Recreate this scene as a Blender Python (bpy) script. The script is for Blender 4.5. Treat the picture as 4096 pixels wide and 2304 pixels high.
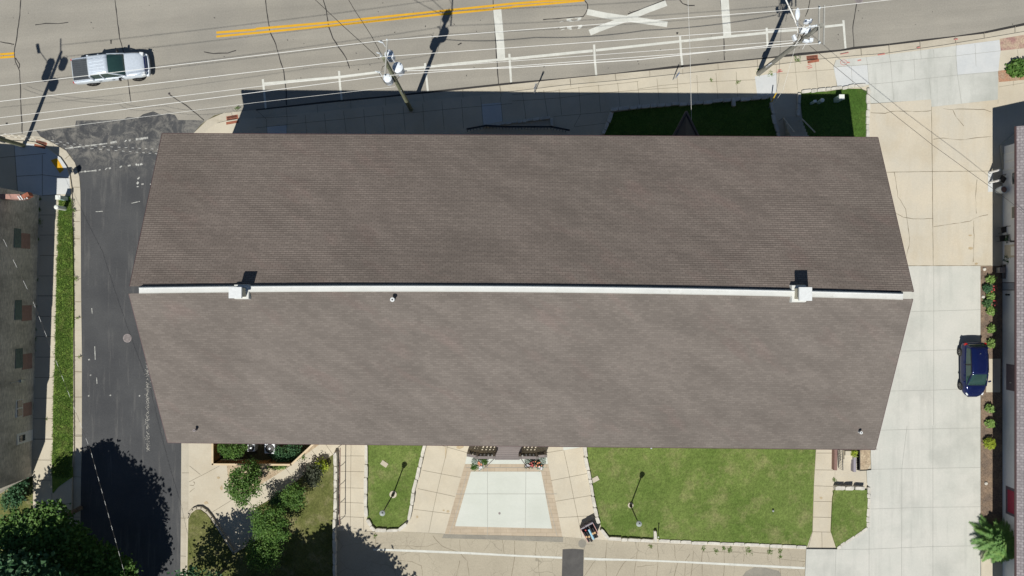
import bpy, math, random
from mathutils import Vector, Matrix, Euler
R = math.radians
for o in list(bpy.data.objects): bpy.data.objects.remove(o)
SC = bpy.context.scene
COL = SC.collection
# ------------------------------------------------------------------ camera, sky, sun, exposure
S = 51.0                      # picture pixels (4096 wide) per metre on the ground
F = 2900.0
H = F / S                     # camera height
cam_d = bpy.data.cameras.new('camera'); cam = bpy.data.objects.new('camera', cam_d); COL.objects.link(cam)
cam.location = (0, 0, H); cam_d.sensor_width = 36; cam_d.lens = 36 * F / 4096
cam_d.clip_start = 1; cam_d.clip_end = 3000
SC.camera = cam
SUNV = Vector((680 / S, 1750 / S, -H)).normalized()      # travel direction of the light
sun_el = math.asin(-SUNV.z); sun_az = math.atan2(-SUNV.x, -SUNV.y)
W_ = bpy.data.worlds.new("World"); SC.world = W_; W_.use_nodes = True
nt = W_.node_tree; nt.nodes.clear()
sky = nt.nodes.new('ShaderNodeTexSky'); sky.sky_type = 'NISHITA'; sky.sun_disc = False
sky.sun_elevation = sun_el; sky.sun_rotation = sun_az; sky.air_density = 1.0; sky.dust_density = 0.0; sky.ozone_density = 3.2
bg = nt.nodes.new('ShaderNodeBackground'); bg.inputs[1].default_value = 0.05
wo = nt.nodes.new('ShaderNodeOutputWorld'); nt.links.new(sky.outputs[0], bg.inputs[0]); nt.links.new(bg.outputs[0], wo.inputs[0])
sl = bpy.data.lights.new('sun', 'SUN'); sl.energy = 5.0; sl.angle = R(0.5); sl.color = (1.0, 0.955, 0.88)
so = bpy.data.objects.new('sun', sl); COL.objects.link(so); so.location = (0, 0, 80)
so.rotation_euler = (-SUNV).to_track_quat('Z', 'Y').to_euler()
SC.view_settings.view_transform = 'Standard'; SC.view_settings.look = 'None'
SC.view_settings.exposure = 0.0; SC.view_settings.gamma = 1.0
LIT = 1.42                    # radiance of a white horizontal sunlit surface, used to turn seen colours into albedos

# ------------------------------------------------------------------ coordinates
def zone(ox, oy, s):
    return lambda x, y: (ox + x / s, oy + y / s)
W = zone(0, 0, .62891)
ZA, ZB, ZC, ZD = zone(0, 0, 2.415), zone(1024, 0, 2.415), zone(2048, 0, 2.415), zone(3072, 0, 2.415)
ZE, ZF, ZG, ZH = zone(0, 500, 2.07), zone(0, 1100, 2.07), zone(0, 1704, 2.414), zone(700, 1704, 2.414)
ZI, ZJ, ZK = zone(1400, 1704, 2.415), zone(2250, 1704, 2.415), zone(3096, 1704, 2.415)
ZL, ZM = zone(3396, 1000, 2.07), zone(3396, 400, 2.07)
P1, P2, P3, P4 = zone(270, 190, 7.36), zone(3780, 1300, 4.528), zone(1450, 140, 4.528), zone(2980, 0, 4.5275)
P5, P6, P7 = zone(1850, 1760, 6.962), zone(2300, 2050, 10.35), zone(3280, 1780, 7.245)
Q1, Q2, Q4, Q5, Q8 = zone(880, 1050, 8.05), zone(3120, 1050, 8.05), zone(3880, 420, 3.62), zone(3880, 820, 3.62), zone(840, 1760, 5.152)
RL = zone(2220, 50, 12.88)
YE = zone(3900, 100, 4.53)
NA = zone(0, 0, 1)
def G(p, z=0.0):
    k = 1 - z / H
    return Vector(((p[0] - 2048) / S * k, -(p[1] - 1152) / S * k, z))
def GK(p, k): return G(p, k * H)
def pts(zf, s, z=0.0):
    """'x,y x,y' in zoomed coordinates -> world points at height z"""
    return [G(zf(*map(float, t.split(','))), z) for t in s.split()]

# ------------------------------------------------------------------ mesh building
class MB:
    def __init__(self): self.v = []; self.f = []; self.m = []; self.smooth = False
    def add(self, vs, fs, mi=0):
        b = len(self.v); self.v += [tuple(v) for v in vs]
        self.f += [tuple(i + b for i in f) for f in fs]; self.m += [mi] * len(fs); return self
    def box(self, c, s, rz=0, mi=0, taper=1.0):
        x, y, z = s[0] / 2, s[1] / 2, s[2] / 2; ca, sa = math.cos(rz), math.sin(rz); V = []
        for dz in (-z, z):
            t = taper if dz > 0 else 1
            for dx, dy in ((-x, -y), (x, -y), (x, y), (-x, y)):
                dx *= t; dy *= t
                V.append((c[0] + dx * ca - dy * sa, c[1] + dx * sa + dy * ca, c[2] + dz))
        return self.add(V, [(3, 2, 1, 0), (4, 5, 6, 7), (0, 1, 5, 4), (1, 2, 6, 5), (2, 3, 7, 6), (3, 0, 4, 7)], mi)
    def prism(self, poly, z0, z1, mi=0):
        n = len(poly); a = sum(poly[i][0] * poly[(i + 1) % n][1] - poly[(i + 1) % n][0] * poly[i][1] for i in range(n))
        if a < 0: poly = poly[::-1]
        V = [(p[0], p[1], z0) for p in poly] + [(p[0], p[1], z1) for p in poly]
        return self.add(V, [tuple(range(n, 2 * n)), tuple(range(n))[::-1]] + [(i, (i + 1) % n, (i + 1) % n + n, i + n) for i in range(n)], mi)
    def sheet(self, poly, z, mi=0):
        n = len(poly); a = sum(poly[i][0] * poly[(i + 1) % n][1] - poly[(i + 1) % n][0] * poly[i][1] for i in range(n))
        if a < 0: poly = poly[::-1]
        return self.add([(p[0], p[1], z) for p in poly], [tuple(range(n))], mi)
    def ribbon(self, P, w, z, mi=0, jit=0, rng=None):
        """flat strip of width w following points P at height z"""
        L = []; Rr = []
        for i, p in enumerate(P):
            a = P[max(i - 1, 0)]; b = P[min(i + 1, len(P) - 1)]
            d = Vector((b[0] - a[0], b[1] - a[1], 0)); d.normalize(); nx, ny = -d.y, d.x
            ww = w / 2 * (1 + (rng.uniform(-jit, jit) if jit else 0))
            L.append((p[0] + nx * ww, p[1] + ny * ww, z)); Rr.append((p[0] - nx * ww, p[1] - ny * ww, z))
        n = len(P)
        return self.add(Rr + L, [(i, i + 1, n + i + 1, n + i) for i in range(n - 1)], mi)
    def band(self, P, w, z0, z1, mi=0):
        """upright wall of thickness w along P"""
        for a, b in zip(P[:-1], P[1:]):
            d = Vector((b[0] - a[0], b[1] - a[1], 0)); L = d.length; d.normalize()
            self.box(((a[0] + b[0]) / 2, (a[1] + b[1]) / 2, (z0 + z1) / 2), (L + w * .5, w, z1 - z0), math.atan2(d.y, d.x), mi)
        return self
    def tube(self, P, r, seg=6, mi=0, r1=None, cap=True):
        P = [Vector(p) for p in P]; n = len(P); V = []; Fc = []
        for i, p in enumerate(P):
            d = (P[min(i + 1, n - 1)] - P[max(i - 1, 0)]).normalized()
            u = d.orthogonal() if i == 0 else (u - d * u.dot(d))
            u.normalize(); w = d.cross(u)
            rr = r if r1 is None else r + (r1 - r) * i / (n - 1)
            for j in range(seg):
                a = 2 * math.pi * j / seg; V.append(p + (u * math.cos(a) + w * math.sin(a)) * rr)
        for i in range(n - 1):
            for j in range(seg):
                k = (j + 1) % seg; Fc.append((i * seg + j, i * seg + k, (i + 1) * seg + k, (i + 1) * seg + j))
        if cap: Fc += [tuple(range(seg))[::-1], tuple(range((n - 1) * seg, n * seg))]
        return self.add(V, Fc, mi)
    def lathe(self, c, prof, seg=16, mi=0):
        V = []; Fc = []; n = len(prof)
        for r, z in prof:
            for j in range(seg):
                a = 2 * math.pi * j / seg; V.append((c[0] + r * math.cos(a), c[1] + r * math.sin(a), c[2] + z))
        for i in range(n - 1):
            for j in range(seg):
                k = (j + 1) % seg; Fc.append((i * seg + j, i * seg + k, (i + 1) * seg + k, (i + 1) * seg + j))
        Fc += [tuple(range(seg))[::-1], tuple(range((n - 1) * seg, n * seg))]
        return self.add(V, Fc, mi)
    def build(self, name, mat, parent=None, local=False, smooth=False, bevel=0, sub=0):
        me = bpy.data.meshes.new(name)
        off = Vector((0, 0, 0)) if (parent is None or local) else root_loc(parent)
        me.from_pydata([(v[0] - off.x, v[1] - off.y, v[2] - off.z) for v in self.v], [], self.f)
        mats = mat if isinstance(mat, (list, tuple)) else [mat]
        for m in mats: me.materials.append(m)
        if len(mats) > 1: me.polygons.foreach_set('material_index', self.m)
        if smooth: me.polygons.foreach_set('use_smooth', [True] * len(self.f))
        me.update()
        o = bpy.data.objects.new(name, me); COL.objects.link(o)
        if parent is not None: o.parent = parent
        if bevel:
            b = o.modifiers.new('bevel', 'BEVEL'); b.width = bevel; b.segments = 2; b.limit_method = 'ANGLE'
        if sub:
            b = o.modifiers.new('sub', 'SUBSURF'); b.levels = sub; b.render_levels = sub
        return o
def root_loc(p):
    v = Vector(p.location)
    while p.parent is not None: p = p.parent; v += Vector(p.location)
    return v
def tag(o, label=None, cat=None, group=None, kind=None):
    if label: o['label'] = label
    if cat: o['category'] = cat
    if group: o['group'] = group
    if kind: o['kind'] = kind
    return o
def thing(name, label, cat, loc, group=None, rz=0):
    o = bpy.data.objects.new(name, None); COL.objects.link(o); o.location = loc; o.rotation_euler.z = rz
    return tag(o, label, cat, group)
def struct(name, mb, mat, parent=None):
    o = mb.build(name, mat, parent)
    if parent is None: o['kind'] = 'structure'
    return o

# ------------------------------------------------------------------ materials
def lin(c): c /= 255.0; return c / 12.92 if c <= .04045 else ((c + .055) / 1.055) ** 2.4
def C_(r, g, b, f=1.0): return (min(.9, lin(r) / LIT * f), min(.9, lin(g) / LIT * f), min(.9, lin(b) / LIT * f), 1)
class N:
    def __init__(self, name):
        self.m = bpy.data.materials.new(name); self.m.use_nodes = True; self.t = self.m.node_tree
        self.t.nodes.clear(); self.out = self.n('ShaderNodeOutputMaterial'); self.b = self.n('ShaderNodeBsdfPrincipled')
        self.l(self.b.outputs[0], self.out.inputs[0]); self._pos = None
    def n(self, t, **k):
        x = self.t.nodes.new(t)
        for a, v in k.items(): setattr(x, a, v)
        return x
    def l(self, a, b): self.t.links.new(a, b)
    def pos(self, sc=(1, 1, 1), rot=0.0):
        g = self.n('ShaderNodeNewGeometry'); mp = self.n('ShaderNodeMapping')
        mp.inputs['Rotation'].default_value[2] = rot; mp.inputs['Scale'].default_value = sc
        if rot:
            m0 = self.n('ShaderNodeMapping'); m0.inputs['Rotation'].default_value[2] = rot; mp.inputs['Rotation'].default_value[2] = 0
            self.l(g.outputs['Position'], m0.inputs[0]); self.l(m0.outputs[0], mp.inputs[0])
        else: self.l(g.outputs['Position'], mp.inputs[0])
        return mp.outputs[0]
    def noise(self, scale, detail=4, vec=None, rough=.6, dist=0):
        x = self.n('ShaderNodeTexNoise'); x.inputs['Scale'].default_value = scale; x.inputs['Detail'].default_value = detail
        x.inputs['Roughness'].default_value = rough; x.inputs['Distortion'].default_value = dist
        self.l(vec if vec is not None else self.pos(), x.inputs['Vector']); return x.outputs['Fac']
    def ramp(self, fac, a, b, ca=0.0, cb=1.0):
        x = self.n('ShaderNodeMapRange'); x.inputs[1].default_value = a; x.inputs[2].default_value = b
        x.inputs[3].default_value = ca; x.inputs[4].default_value = cb; self.l(fac, x.inputs[0]); return x.outputs[0]
    def mix(self, fac, a, b, mode='MIX'):
        x = self.n('ShaderNodeMix', data_type='RGBA', blend_type=mode)
        for s, v in ((x.inputs[0], fac), (x.inputs[6], a), (x.inputs[7], b)):
            if isinstance(v, (float, int)): s.default_value = v
            elif isinstance(v, tuple): s.default_value = v
            else: self.l(v, s)
        return x.outputs[2]
    def math(self, op, a, b=0.0, clamp=False):
        x = self.n('ShaderNodeMath', operation=op, use_clamp=clamp)
        for s, v in ((x.inputs[0], a), (x.inputs[1], b)):
            if isinstance(v, (float, int)): s.default_value = v
            else: self.l(v, s)
        return x.outputs[0]
    def scale(self, col, fac):
        """colour times scalar socket"""
        x = self.n('ShaderNodeVectorMath', operation='SCALE'); self.l(col, x.inputs[0]); self.l(fac, x.inputs[3]); return x.outputs[0]
    def bump(self, fac, st=.3, d=.02):
        x = self.n('ShaderNodeBump'); x.inputs['Strength'].default_value = st; x.inputs['Distance'].default_value = d
        self.l(fac, x.inputs['Height']); self.l(x.outputs[0], self.b.inputs['Normal'])
    def done(self, col, rough=.85, metal=0.0, spec=.3):
        if isinstance(col, tuple): self.b.inputs['Base Color'].default_value = col
        else: self.l(col, self.b.inputs['Base Color'])
        self.b.inputs['Roughness'].default_value = rough; self.b.inputs['Metallic'].default_value = metal
        self.b.inputs['Specular IOR Level'].default_value = spec
        return self.m
def concrete(name, c1, c2, dirt, amt=.35, rot=0.0, st=(1, .12, 1), fine=.035):
    """slab concrete: cloudy tone, drawn-out tyre and water smudges, fine pits"""
    m = N(name); col = m.mix(m.ramp(m.noise(.33, 6, rough=.65), .38, .62), c1, c2)
    col = m.mix(m.ramp(m.noise(.9, 6, m.pos(st, rot), .7), .5, .72, 0, amt), col, dirt)
    col = m.mix(m.ramp(m.noise(.22, 5, rough=.6), .5, .66, 0, amt), col, dirt)
    col = m.mix(m.ramp(m.noise(3.2, 5, rough=.8), .66, .76, 0, amt), col, (dirt[0] * .7, dirt[1] * .68, dirt[2] * .62, 1))
    f = m.noise(7, 3, rough=.8); col = m.scale(col, m.math('ADD', m.ramp(f, .3, .7, 1 - fine, 1 + fine), m.ramp(m.noise(26, 2), .3, .7, -fine, fine)))
    return m.done(col, .88, 0, .2)
def surf(name, c1, c2=None, sc=.5, fine=.12, fsc=9, rough=.88, bump=.0, lo=.35, hi=.65, metal=0.0, spec=.2, dirt=None, dsc=1.5):
    m = N(name); c2 = c2 or c1
    col = m.mix(m.ramp(m.noise(sc, 5), lo, hi), c1, c2)
    if dirt: col = m.mix(m.ramp(m.noise(dsc, 6, rough=.7), .58, .78, 0, .8), col, dirt)
    f = m.noise(fsc, 3, rough=.75); g2 = m.noise(fsc * 3.1, 2)
    s = m.math('ADD', m.ramp(f, .3, .7, 1 - fine, 1 + fine), m.ramp(g2, .3, .7, -fine * .6, fine * .6))
    col = m.scale(col, s)
    if bump: m.bump(f, bump, .02)
    return m.done(col, rough, metal, spec)
def plain(name, c, rough=.5, metal=0.0, spec=.4): 
    m = N(name); f = m.noise(6, 3)
    cc = m.mix(m.ramp(f, .3, .7), c, (c[0] * .86, c[1] * .86, c[2] * .86, 1)); return m.done(cc, rough, metal, spec)

M = {}
def asphalt(name, c1, c2, fine=.09, ang=R(5.5), tr=.10):
    m = N(name)
    col = m.mix(m.ramp(m.noise(.18, 5), .35, .65), c1, c2)
    st = m.noise(1.0, 4, m.pos((.05, .75, 1), -ang)); s1 = m.ramp(st, .3, .7, 1 - tr, 1 + tr)
    f = m.noise(8, 3, rough=.8); f2 = m.noise(26, 2)
    s2 = m.math('ADD', m.ramp(f, .3, .7, 1 - fine, 1 + fine), m.ramp(f2, .3, .7, -fine, fine))
    col = m.scale(col, m.math('MULTIPLY', s1, s2)); m.bump(f2, .25, .01)
    return m.done(col, .9, 0, .2)
M['street'] = asphalt('street_asphalt', C_(173, 169, 158), C_(161, 158, 149))
# dark resurfaced side street, with pale scuffs
m = N('side_street_asphalt')
col = m.mix(m.ramp(m.noise(.3, 5), .35, .65), C_(92, 94, 96), C_(80, 82, 85))
col = m.mix(m.ramp(m.noise(1.0, 5, m.pos((2.2, .16, 1)), rough=.7), .54, .78, 0, .6), col, C_(138, 137, 134))
top = m.n('ShaderNodeSeparateXYZ'); m.l(m.pos(), top.inputs[0])
scuff = m.math('MULTIPLY', m.ramp(m.noise(1.1, 8, rough=.8, dist=.8), .46, .6), m.ramp(top.outputs[1], 8.5, 10.5))
col = m.mix(m.math('MULTIPLY', scuff, .8), col, C_(146, 144, 138))
sp = m.noise(22, 2, rough=.8); col = m.mix(m.ramp(sp, .68, .74, 0, .5), col, C_(170, 175, 175))
col = m.scale(col, m.ramp(m.noise(9, 3, rough=.8), .3, .7, .88, 1.12)); M['dark_asphalt'] = m.done(col, .9, 0, .15)
M['patch'] = surf('patch_asphalt', C_(164, 160, 148), C_(150, 147, 137), 1.2, .08, 9)
M['patch_dark'] = surf('patch_asphalt_dark', C_(104, 103, 101), C_(92, 91, 90), 1.2, .08, 9)
# old cracked parking lot
m = N('parking_asphalt')
col = m.mix(m.ramp(m.noise(.25, 5), .35, .65), C_(199, 191, 171), C_(186, 178, 159))
vo = m.n('ShaderNodeTexVoronoi', feature='DISTANCE_TO_EDGE'); vo.inputs['Scale'].default_value = .8
wn = m.n('ShaderNodeTexNoise'); wn.inputs['Scale'].default_value = 1.4; wn.inputs['Detail'].default_value = 6; pp = m.pos(); m.l(pp, wn.inputs[0])
ad = m.n('ShaderNodeMix', data_type='VECTOR'); ad.inputs[0].default_value = .22; m.l(pp, ad.inputs[4]); m.l(wn.outputs[1], ad.inputs[5]); m.l(ad.outputs[1], vo.inputs[0])
vo2 = m.n('ShaderNodeTexVoronoi', feature='DISTANCE_TO_EDGE'); vo2.inputs['Scale'].default_value = 2.4; m.l(ad.outputs[1], vo2.inputs[0])
e1 = m.ramp(vo.outputs[0], .0, .014, .42, 0); e2 = m.math('MULTIPLY', m.ramp(vo2.outputs[0], 0, .022, .42, 0), m.ramp(m.noise(.22, 2), .5, .56))
ms = m.ramp(m.noise(.35, 2), .42, .52)
col = m.mix(m.math('MAXIMUM', m.math('MULTIPLY', e1, ms), e2), col, C_(96, 92, 82))
col = m.scale(col, m.math('ADD', m.ramp(m.noise(8, 3, rough=.8), .3, .7, .9, 1.08), m.ramp(m.noise(30, 2), .3, .7, -.06, .06)))
M['parking'] = m.done(col, .9, 0, .2)
M['tan'] = concrete('tan_concrete', C_(222, 214, 194), C_(212, 205, 187), C_(198, 185, 160), .3, 0, (1, .6, 1))
M['gutter'] = concrete('gutter_concrete', C_(214, 207, 189), C_(203, 196, 179), C_(176, 166, 144), .4, R(6), (.3, 1.5, 1), .05)
M['stain'] = surf('faint_stain', C_(206, 190, 160), C_(190, 172, 140), 3, .08, 9)
M['white_conc'] = surf('new_concrete', C_(226, 229, 228), C_(214, 219, 220), .5, .03, 6)
M['drive'] = concrete('driveway_concrete', C_(223, 223, 215), C_(214, 216, 208), C_(184, 187, 180), .5, 0, (1.3, .1, 1))
M['drive_grey'] = concrete('apron_concrete', C_(208, 210, 203), C_(220, 222, 215), C_(182, 186, 178), .55, 0, (1.2, .15, 1))
M['drive_tan'] = concrete('old_driveway_concrete', C_(224, 215, 195), C_(216, 210, 194), C_(206, 193, 167), .45, 0, (1.2, .12, 1), .045)
M['patio'] = concrete('patio_concrete', C_(226, 231, 223), C_(220, 226, 217), C_(205, 210, 200), .3, 0, (.15, 1.2, 1), .02)
m = N('stamped_concrete'); col = m.mix(m.ramp(m.noise(1.2, 4), .35, .65), C_(210, 195, 172), C_(196, 182, 161))
br = m.n('ShaderNodeTexBrick'); br.inputs['Scale'].default_value = 1; br.inputs['Brick Width'].default_value = .9; br.inputs['Row Height'].default_value = .3; br.inputs['Mortar Size'].default_value = .015
br.inputs['Color1'].default_value = (1, 1, 1, 1); br.inputs['Color2'].default_value = (.93, .92, .9, 1); br.inputs['Mortar'].default_value = (.75, .72, .7, 1); m.l(m.pos(), br.inputs[0])
M['stamped'] = m.done(m.mix(1.0, col, br.outputs[0], 'MULTIPLY'), .85)
M['stone'] = surf('limestone', C_(232, 229, 218), C_(205, 202, 192), 2.2, .09, 7, bump=.5)
M['joint'] = plain('joint_gap', C_(146, 137, 120), .95); M['joint_soft'] = plain('joint_groove', C_(172, 164, 146), .95)  # slab joints drawn as strips in their own darker colour
M['joint_grey'] = plain('joint_groove_grey', C_(182, 183, 176), .95)
M['sealant'] = plain('crack_sealant', C_(62, 60, 58), .7); M['crack'] = plain('crack_open', C_(142, 132, 112), .95)
M['white_paint'] = surf('road_paint_white', C_(236, 238, 230), C_(222, 224, 216), 1.5, .05, 9, dirt=C_(188, 184, 174), dsc=4)
M['worn_paint'] = surf('road_paint_worn', C_(222, 224, 218), C_(150, 150, 148), 5, .2, 12, dirt=C_(98, 98, 99), dsc=7)
M['yellow_paint'] = surf('road_paint_yellow', C_(240, 186, 50), C_(232, 178, 52), 1.5, .07, 9)
M['red_paint'] = plain('spray_paint_red', C_(222, 150, 140), .9); M['tactile'] = plain('tactile_yellow', C_(250, 190, 30), .7)
# grass
def grass(name, a, b, c, dry=.35, sc=.35):
    m = N(name)
    col = m.mix(m.ramp(m.noise(sc, 5), .35, .65), a, b)
    col = m.mix(m.ramp(m.noise(sc * 1.7, 6, rough=.7), .5, .72, 0, dry), col, c)
    f = m.noise(10, 4, m.pos((1, .7, 1), .4), .8); f2 = m.noise(3.2, 4, rough=.8)
    col = m.scale(col, m.math('MULTIPLY', m.ramp(f, .28, .72, .58, 1.5), m.ramp(f2, .3, .7, .8, 1.22)))
    m.bump(f, .6, .05); return m.done(col, .95, 0, .1)
M['grass'] = grass('lawn_grass', C_(116, 134, 72), C_(98, 120, 58), C_(150, 148, 104), .8)
M['grass2'] = grass('lawn_grass_lush', C_(84, 112, 50), C_(70, 100, 42), C_(118, 124, 72), .3)
M['grass_dry'] = grass('dry_grass', C_(120, 122, 76), C_(96, 104, 56), C_(152, 144, 112), .8, .6)
M['verge'] = grass('rough_verge_grass', C_(124, 152, 70), C_(106, 136, 58), C_(140, 132, 82), .4, .7)
M['earth'] = surf('earth', C_(120, 118, 80), C_(110, 104, 78), .05, .2, 3)
M['mulch'] = surf('wood_mulch', C_(150, 130, 110), C_(122, 108, 96), 1.5, .38, 9, bump=.6)
M['gravel'] = surf('pea_gravel', C_(208, 192, 164), C_(182, 162, 136), 2, .34, 9, bump=.7)
# shingle roofs
def shingle(name, c1, c2, mort, row, wid, ms, streak=.085, tints=True, dim=.1):
    m = N(name)
    br = m.n('ShaderNodeTexBrick'); br.inputs['Scale'].default_value = 1; br.inputs['Brick Width'].default_value = wid
    br.inputs['Row Height'].default_value = row; br.inputs['Mortar Size'].default_value = ms; br.offset_frequency = 2; br.inputs['Mortar Smooth'].default_value = .6
    br.inputs['Color1'].default_value = (1 - dim,) * 3 + (1,); br.inputs['Color2'].default_value = (1 + dim,) * 3 + (1,); br.inputs['Mortar'].default_value = mort
    m.l(m.pos((1, 1, 1), R(.45)), br.inputs[0])
    col = m.mix(m.ramp(m.noise(.08, 2), .38, .62), c1, c2)
    if tints:
        col = m.mix(m.ramp(m.noise(.7, 3, m.pos((.25, 1, 1), R(38))), .56, .7, 0, .4), col, (c1[0] * 1.12, c1[1] * .97, c1[2] * .98, 1))
    st = m.math('ADD', m.math('MULTIPLY', m.noise(1, 3, m.pos((.13, .95, 1), R(40)), .5), .5), m.math('MULTIPLY', m.noise(1, 2, m.pos((.06, .4, 1), R(36)), .5), .5))
    col = m.scale(col, m.ramp(st, .4, .6, 1 - streak, 1 + streak))
    col = m.scale(col, m.ramp(m.noise(14, 2), .3, .7, .94, 1.06))
    col = m.mix(1.0, col, br.outputs[0], 'MULTIPLY'); return m.done(col, .92, 0, .12)
def setrow(x): pass
M['roof_n'] = shingle('shingles_north', C_(123, 114, 107, 1.38), C_(119, 111, 104, 1.38), (.62, .6, .6, 1), .131, .34, .02)  # darker course lines paint in the shade of north-facing shingle edges
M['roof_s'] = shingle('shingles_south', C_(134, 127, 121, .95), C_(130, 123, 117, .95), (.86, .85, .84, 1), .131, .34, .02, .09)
M['roof_right'] = shingle('shingles_purple', C_(174, 168, 170), C_(164, 159, 161), (.72, .7, .72, 1), .2, .3, .04, .04, False, .16)
M['membrane'] = surf('white_membrane', (.62, .635, .61, 1), (.56, .575, .55, 1), .8, .03, 5, rough=.7, dirt=(.42, .41, .36, 1), dsc=2.2)
M['cap_white'] = plain('white_cap_metal', (.66, .69, .69, 1), .6)
M['trim_dark'] = plain('dark_trim', C_(96, 72, 74), .6); M['trim_tan'] = plain('tan_trim', C_(190, 180, 160), .6)
def brick(name, c1, c2, mort, grime=(.1, .1, .09, 1), g=.5):
    m = N(name); br = m.n('ShaderNodeTexBrick'); br.inputs['Scale'].default_value = 1; br.inputs['Brick Width'].default_value = .22
    br.inputs['Row Height'].default_value = .075; br.inputs['Mortar Size'].default_value = .008
    br.inputs['Color1'].default_value = c1; br.inputs['Color2'].default_value = c2; br.inputs['Mortar'].default_value = mort
    gq = m.n('ShaderNodeNewGeometry'); sp = m.n('ShaderNodeSeparateXYZ'); m.l(gq.outputs['Position'], sp.inputs[0])
    cb = m.n('ShaderNodeCombineXYZ'); m.l(m.math('ADD', sp.outputs[0], sp.outputs[1]), cb.inputs[0]); m.l(sp.outputs[2], cb.inputs[1]); m.l(cb.outputs[0], br.inputs[0])
    col = m.mix(m.ramp(m.noise(.8, 6, m.pos((1, 1, .4)), .7), .42, .7, 0, g), br.outputs[0], grime)
    col = m.scale(col, m.ramp(m.noise(1, 5, m.pos((9, 2.2, 14)), .8), .35, .65, 1 - g * .38, 1 + g * .38))
    return m.done(col, .9, 0, .15)
M['brick_old'] = brick('old_painted_brick', (.66, .61, .52, 1), (.52, .48, .42, 1), (.62, .6, .53, 1), (.28, .26, .22, 1), .85)
M['brick_patch'] = brick('red_brick_infill', (.42, .24, .2, 1), (.34, .2, .17, 1), (.32, .28, .25, 1), (.12, .1, .09, 1), .3)
M['brick_main'] = brick('cream_brick', (.5, .42, .3, 1), (.42, .34, .24, 1), (.5, .47, .4, 1), (.2, .18, .15, 1), .2)
M['brick_pale'] = brick('pale_brick', (.6, .56, .42, 1), (.5, .46, .36, 1), (.6, .58, .5, 1), (.3, .28, .22, 1), .2)
M['white_wall'] = surf('white_painted_wall', (.66, .68, .70, 1), (.6, .62, .66, 1), .6, .04, 6)
M['glass'] = plain('window_glass', (.03, .045, .05, 1), .06, 0, .8); M['glass_block'] = brick('glass_block', (.14, .22, .2, 1), (.1, .16, .15, 1), (.25, .25, .22, 1))
M['white_trim'] = plain('white_trim', (.75, .76, .75, 1), .5); M['dark_frame'] = plain('dark_frame', (.035, .033, .033, 1), .5)
M['door_red'] = plain('red_door_paint', (.32, .03, .07, 1), .5); M['door_dark'] = plain('dark_door_paint', (.12, .10, .13, 1), .5); M['door_tan'] = plain('tan_door_paint', (.5, .46, .38, 1), .5)
M['metal'] = plain('galvanised_metal', (.55, .58, .6, 1), .4, .6); M['wire'] = plain('aluminium_wire', (.82, .83, .8, 1), .5, 0)
m = N('twisted_cable'); sx = m.n('ShaderNodeSeparateXYZ'); m.l(m.pos(), sx.inputs[0])
q_ = m.math('ADD', m.math('MULTIPLY', sx.outputs[0], 2.1), m.math('MULTIPLY', sx.outputs[1], 1.7)); q_ = m.math('FRACT', q_)
M['twist'] = m.done(m.mix(m.math('GREATER_THAN', q_, .62), (.07, .065, .06, 1), (.78, .79, .76, 1)), .6)
M['cable'] = plain('black_cable', (.05, .045, .04, 1), .6); M['tin'] = plain('transformer_paint', (.72, .78, .84, 1), .35)
m = N('weathered_pole_wood'); f = m.noise(3, 5, m.pos((7, 7, .5)), .7)
M['wood_pole'] = m.done(m.mix(m.ramp(f, .35, .65), (.13, .145, .09, 1), (.24, .25, .17, 1)), .9)
m = N('grey_pole_wood'); f = m.noise(3, 5, m.pos((7, 7, .5)), .7)
M['wood_pole2'] = m.done(m.mix(m.ramp(f, .35, .65), (.15, .15, .13, 1), (.33, .33, .29, 1)), .9)
M['xarm'] = plain('weathered_crossarm', (.36, .36, .33, 1), .85); M['porcelain'] = plain('porcelain', (.62, .68, .72, 1), .2)
M['rust'] = surf('rusty_iron', C_(190, 120, 96), C_(150, 96, 76), 3, .12, 9, rough=.8)
M['slot_dark'] = plain('drain_void', (.02, .012, .01, 1), .9); M['iron'] = surf('cast_iron', C_(168, 160, 160), C_(150, 143, 143), 4, .15, 9)
M['black'] = plain('black_metal', (.02, .02, .022, 1), .4); M['rail_dark'] = plain('dark_wood_rail', (.13, .115, .11, 1), .6); M['deck'] = surf('grey_decking', C_(152, 144, 142), C_(140, 133, 132), 1, .05, 8)
M['rail_red'] = plain('brown_rail', (.22, .13, .11, 1), .6)
M['cedar'] = surf('cedar_boards', C_(238, 220, 190), C_(224, 202, 166), 1.2, .08, 8); M['cedar_dark'] = surf('cedar_boards_inner', C_(168, 128, 84), C_(140, 104, 66), 1.2, .1, 8)
M['utility_green'] = plain('utility_green', (.38, .52, .48, 1), .5); M['utility_pale'] = plain('utility_pale', (.72, .76, .72, 1), .5)
M['blue_sign'] = plain('blue_sign', (.14, .3, .66, 1), .4); M['sign_grey'] = plain('sign_back', (.5, .53, .58, 1), .4); M['yellow'] = plain('yellow_guard', (.8, .55, .06, 1), .5)
M['globe'] = plain('lamp_globe', (.34, .38, .37, 1), .3); M['terracotta'] = plain('planter_clay', (.1, .08, .09, 1), .7)
M['red_flower'] = plain('red_petals', (.5, .08, .08, 1), .6); M['orange_flower'] = plain('orange_petals', (.75, .26, .12, 1), .6); M['pale_flower'] = plain('pale_petals', (.72, .7, .74, 1), .6)
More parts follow.
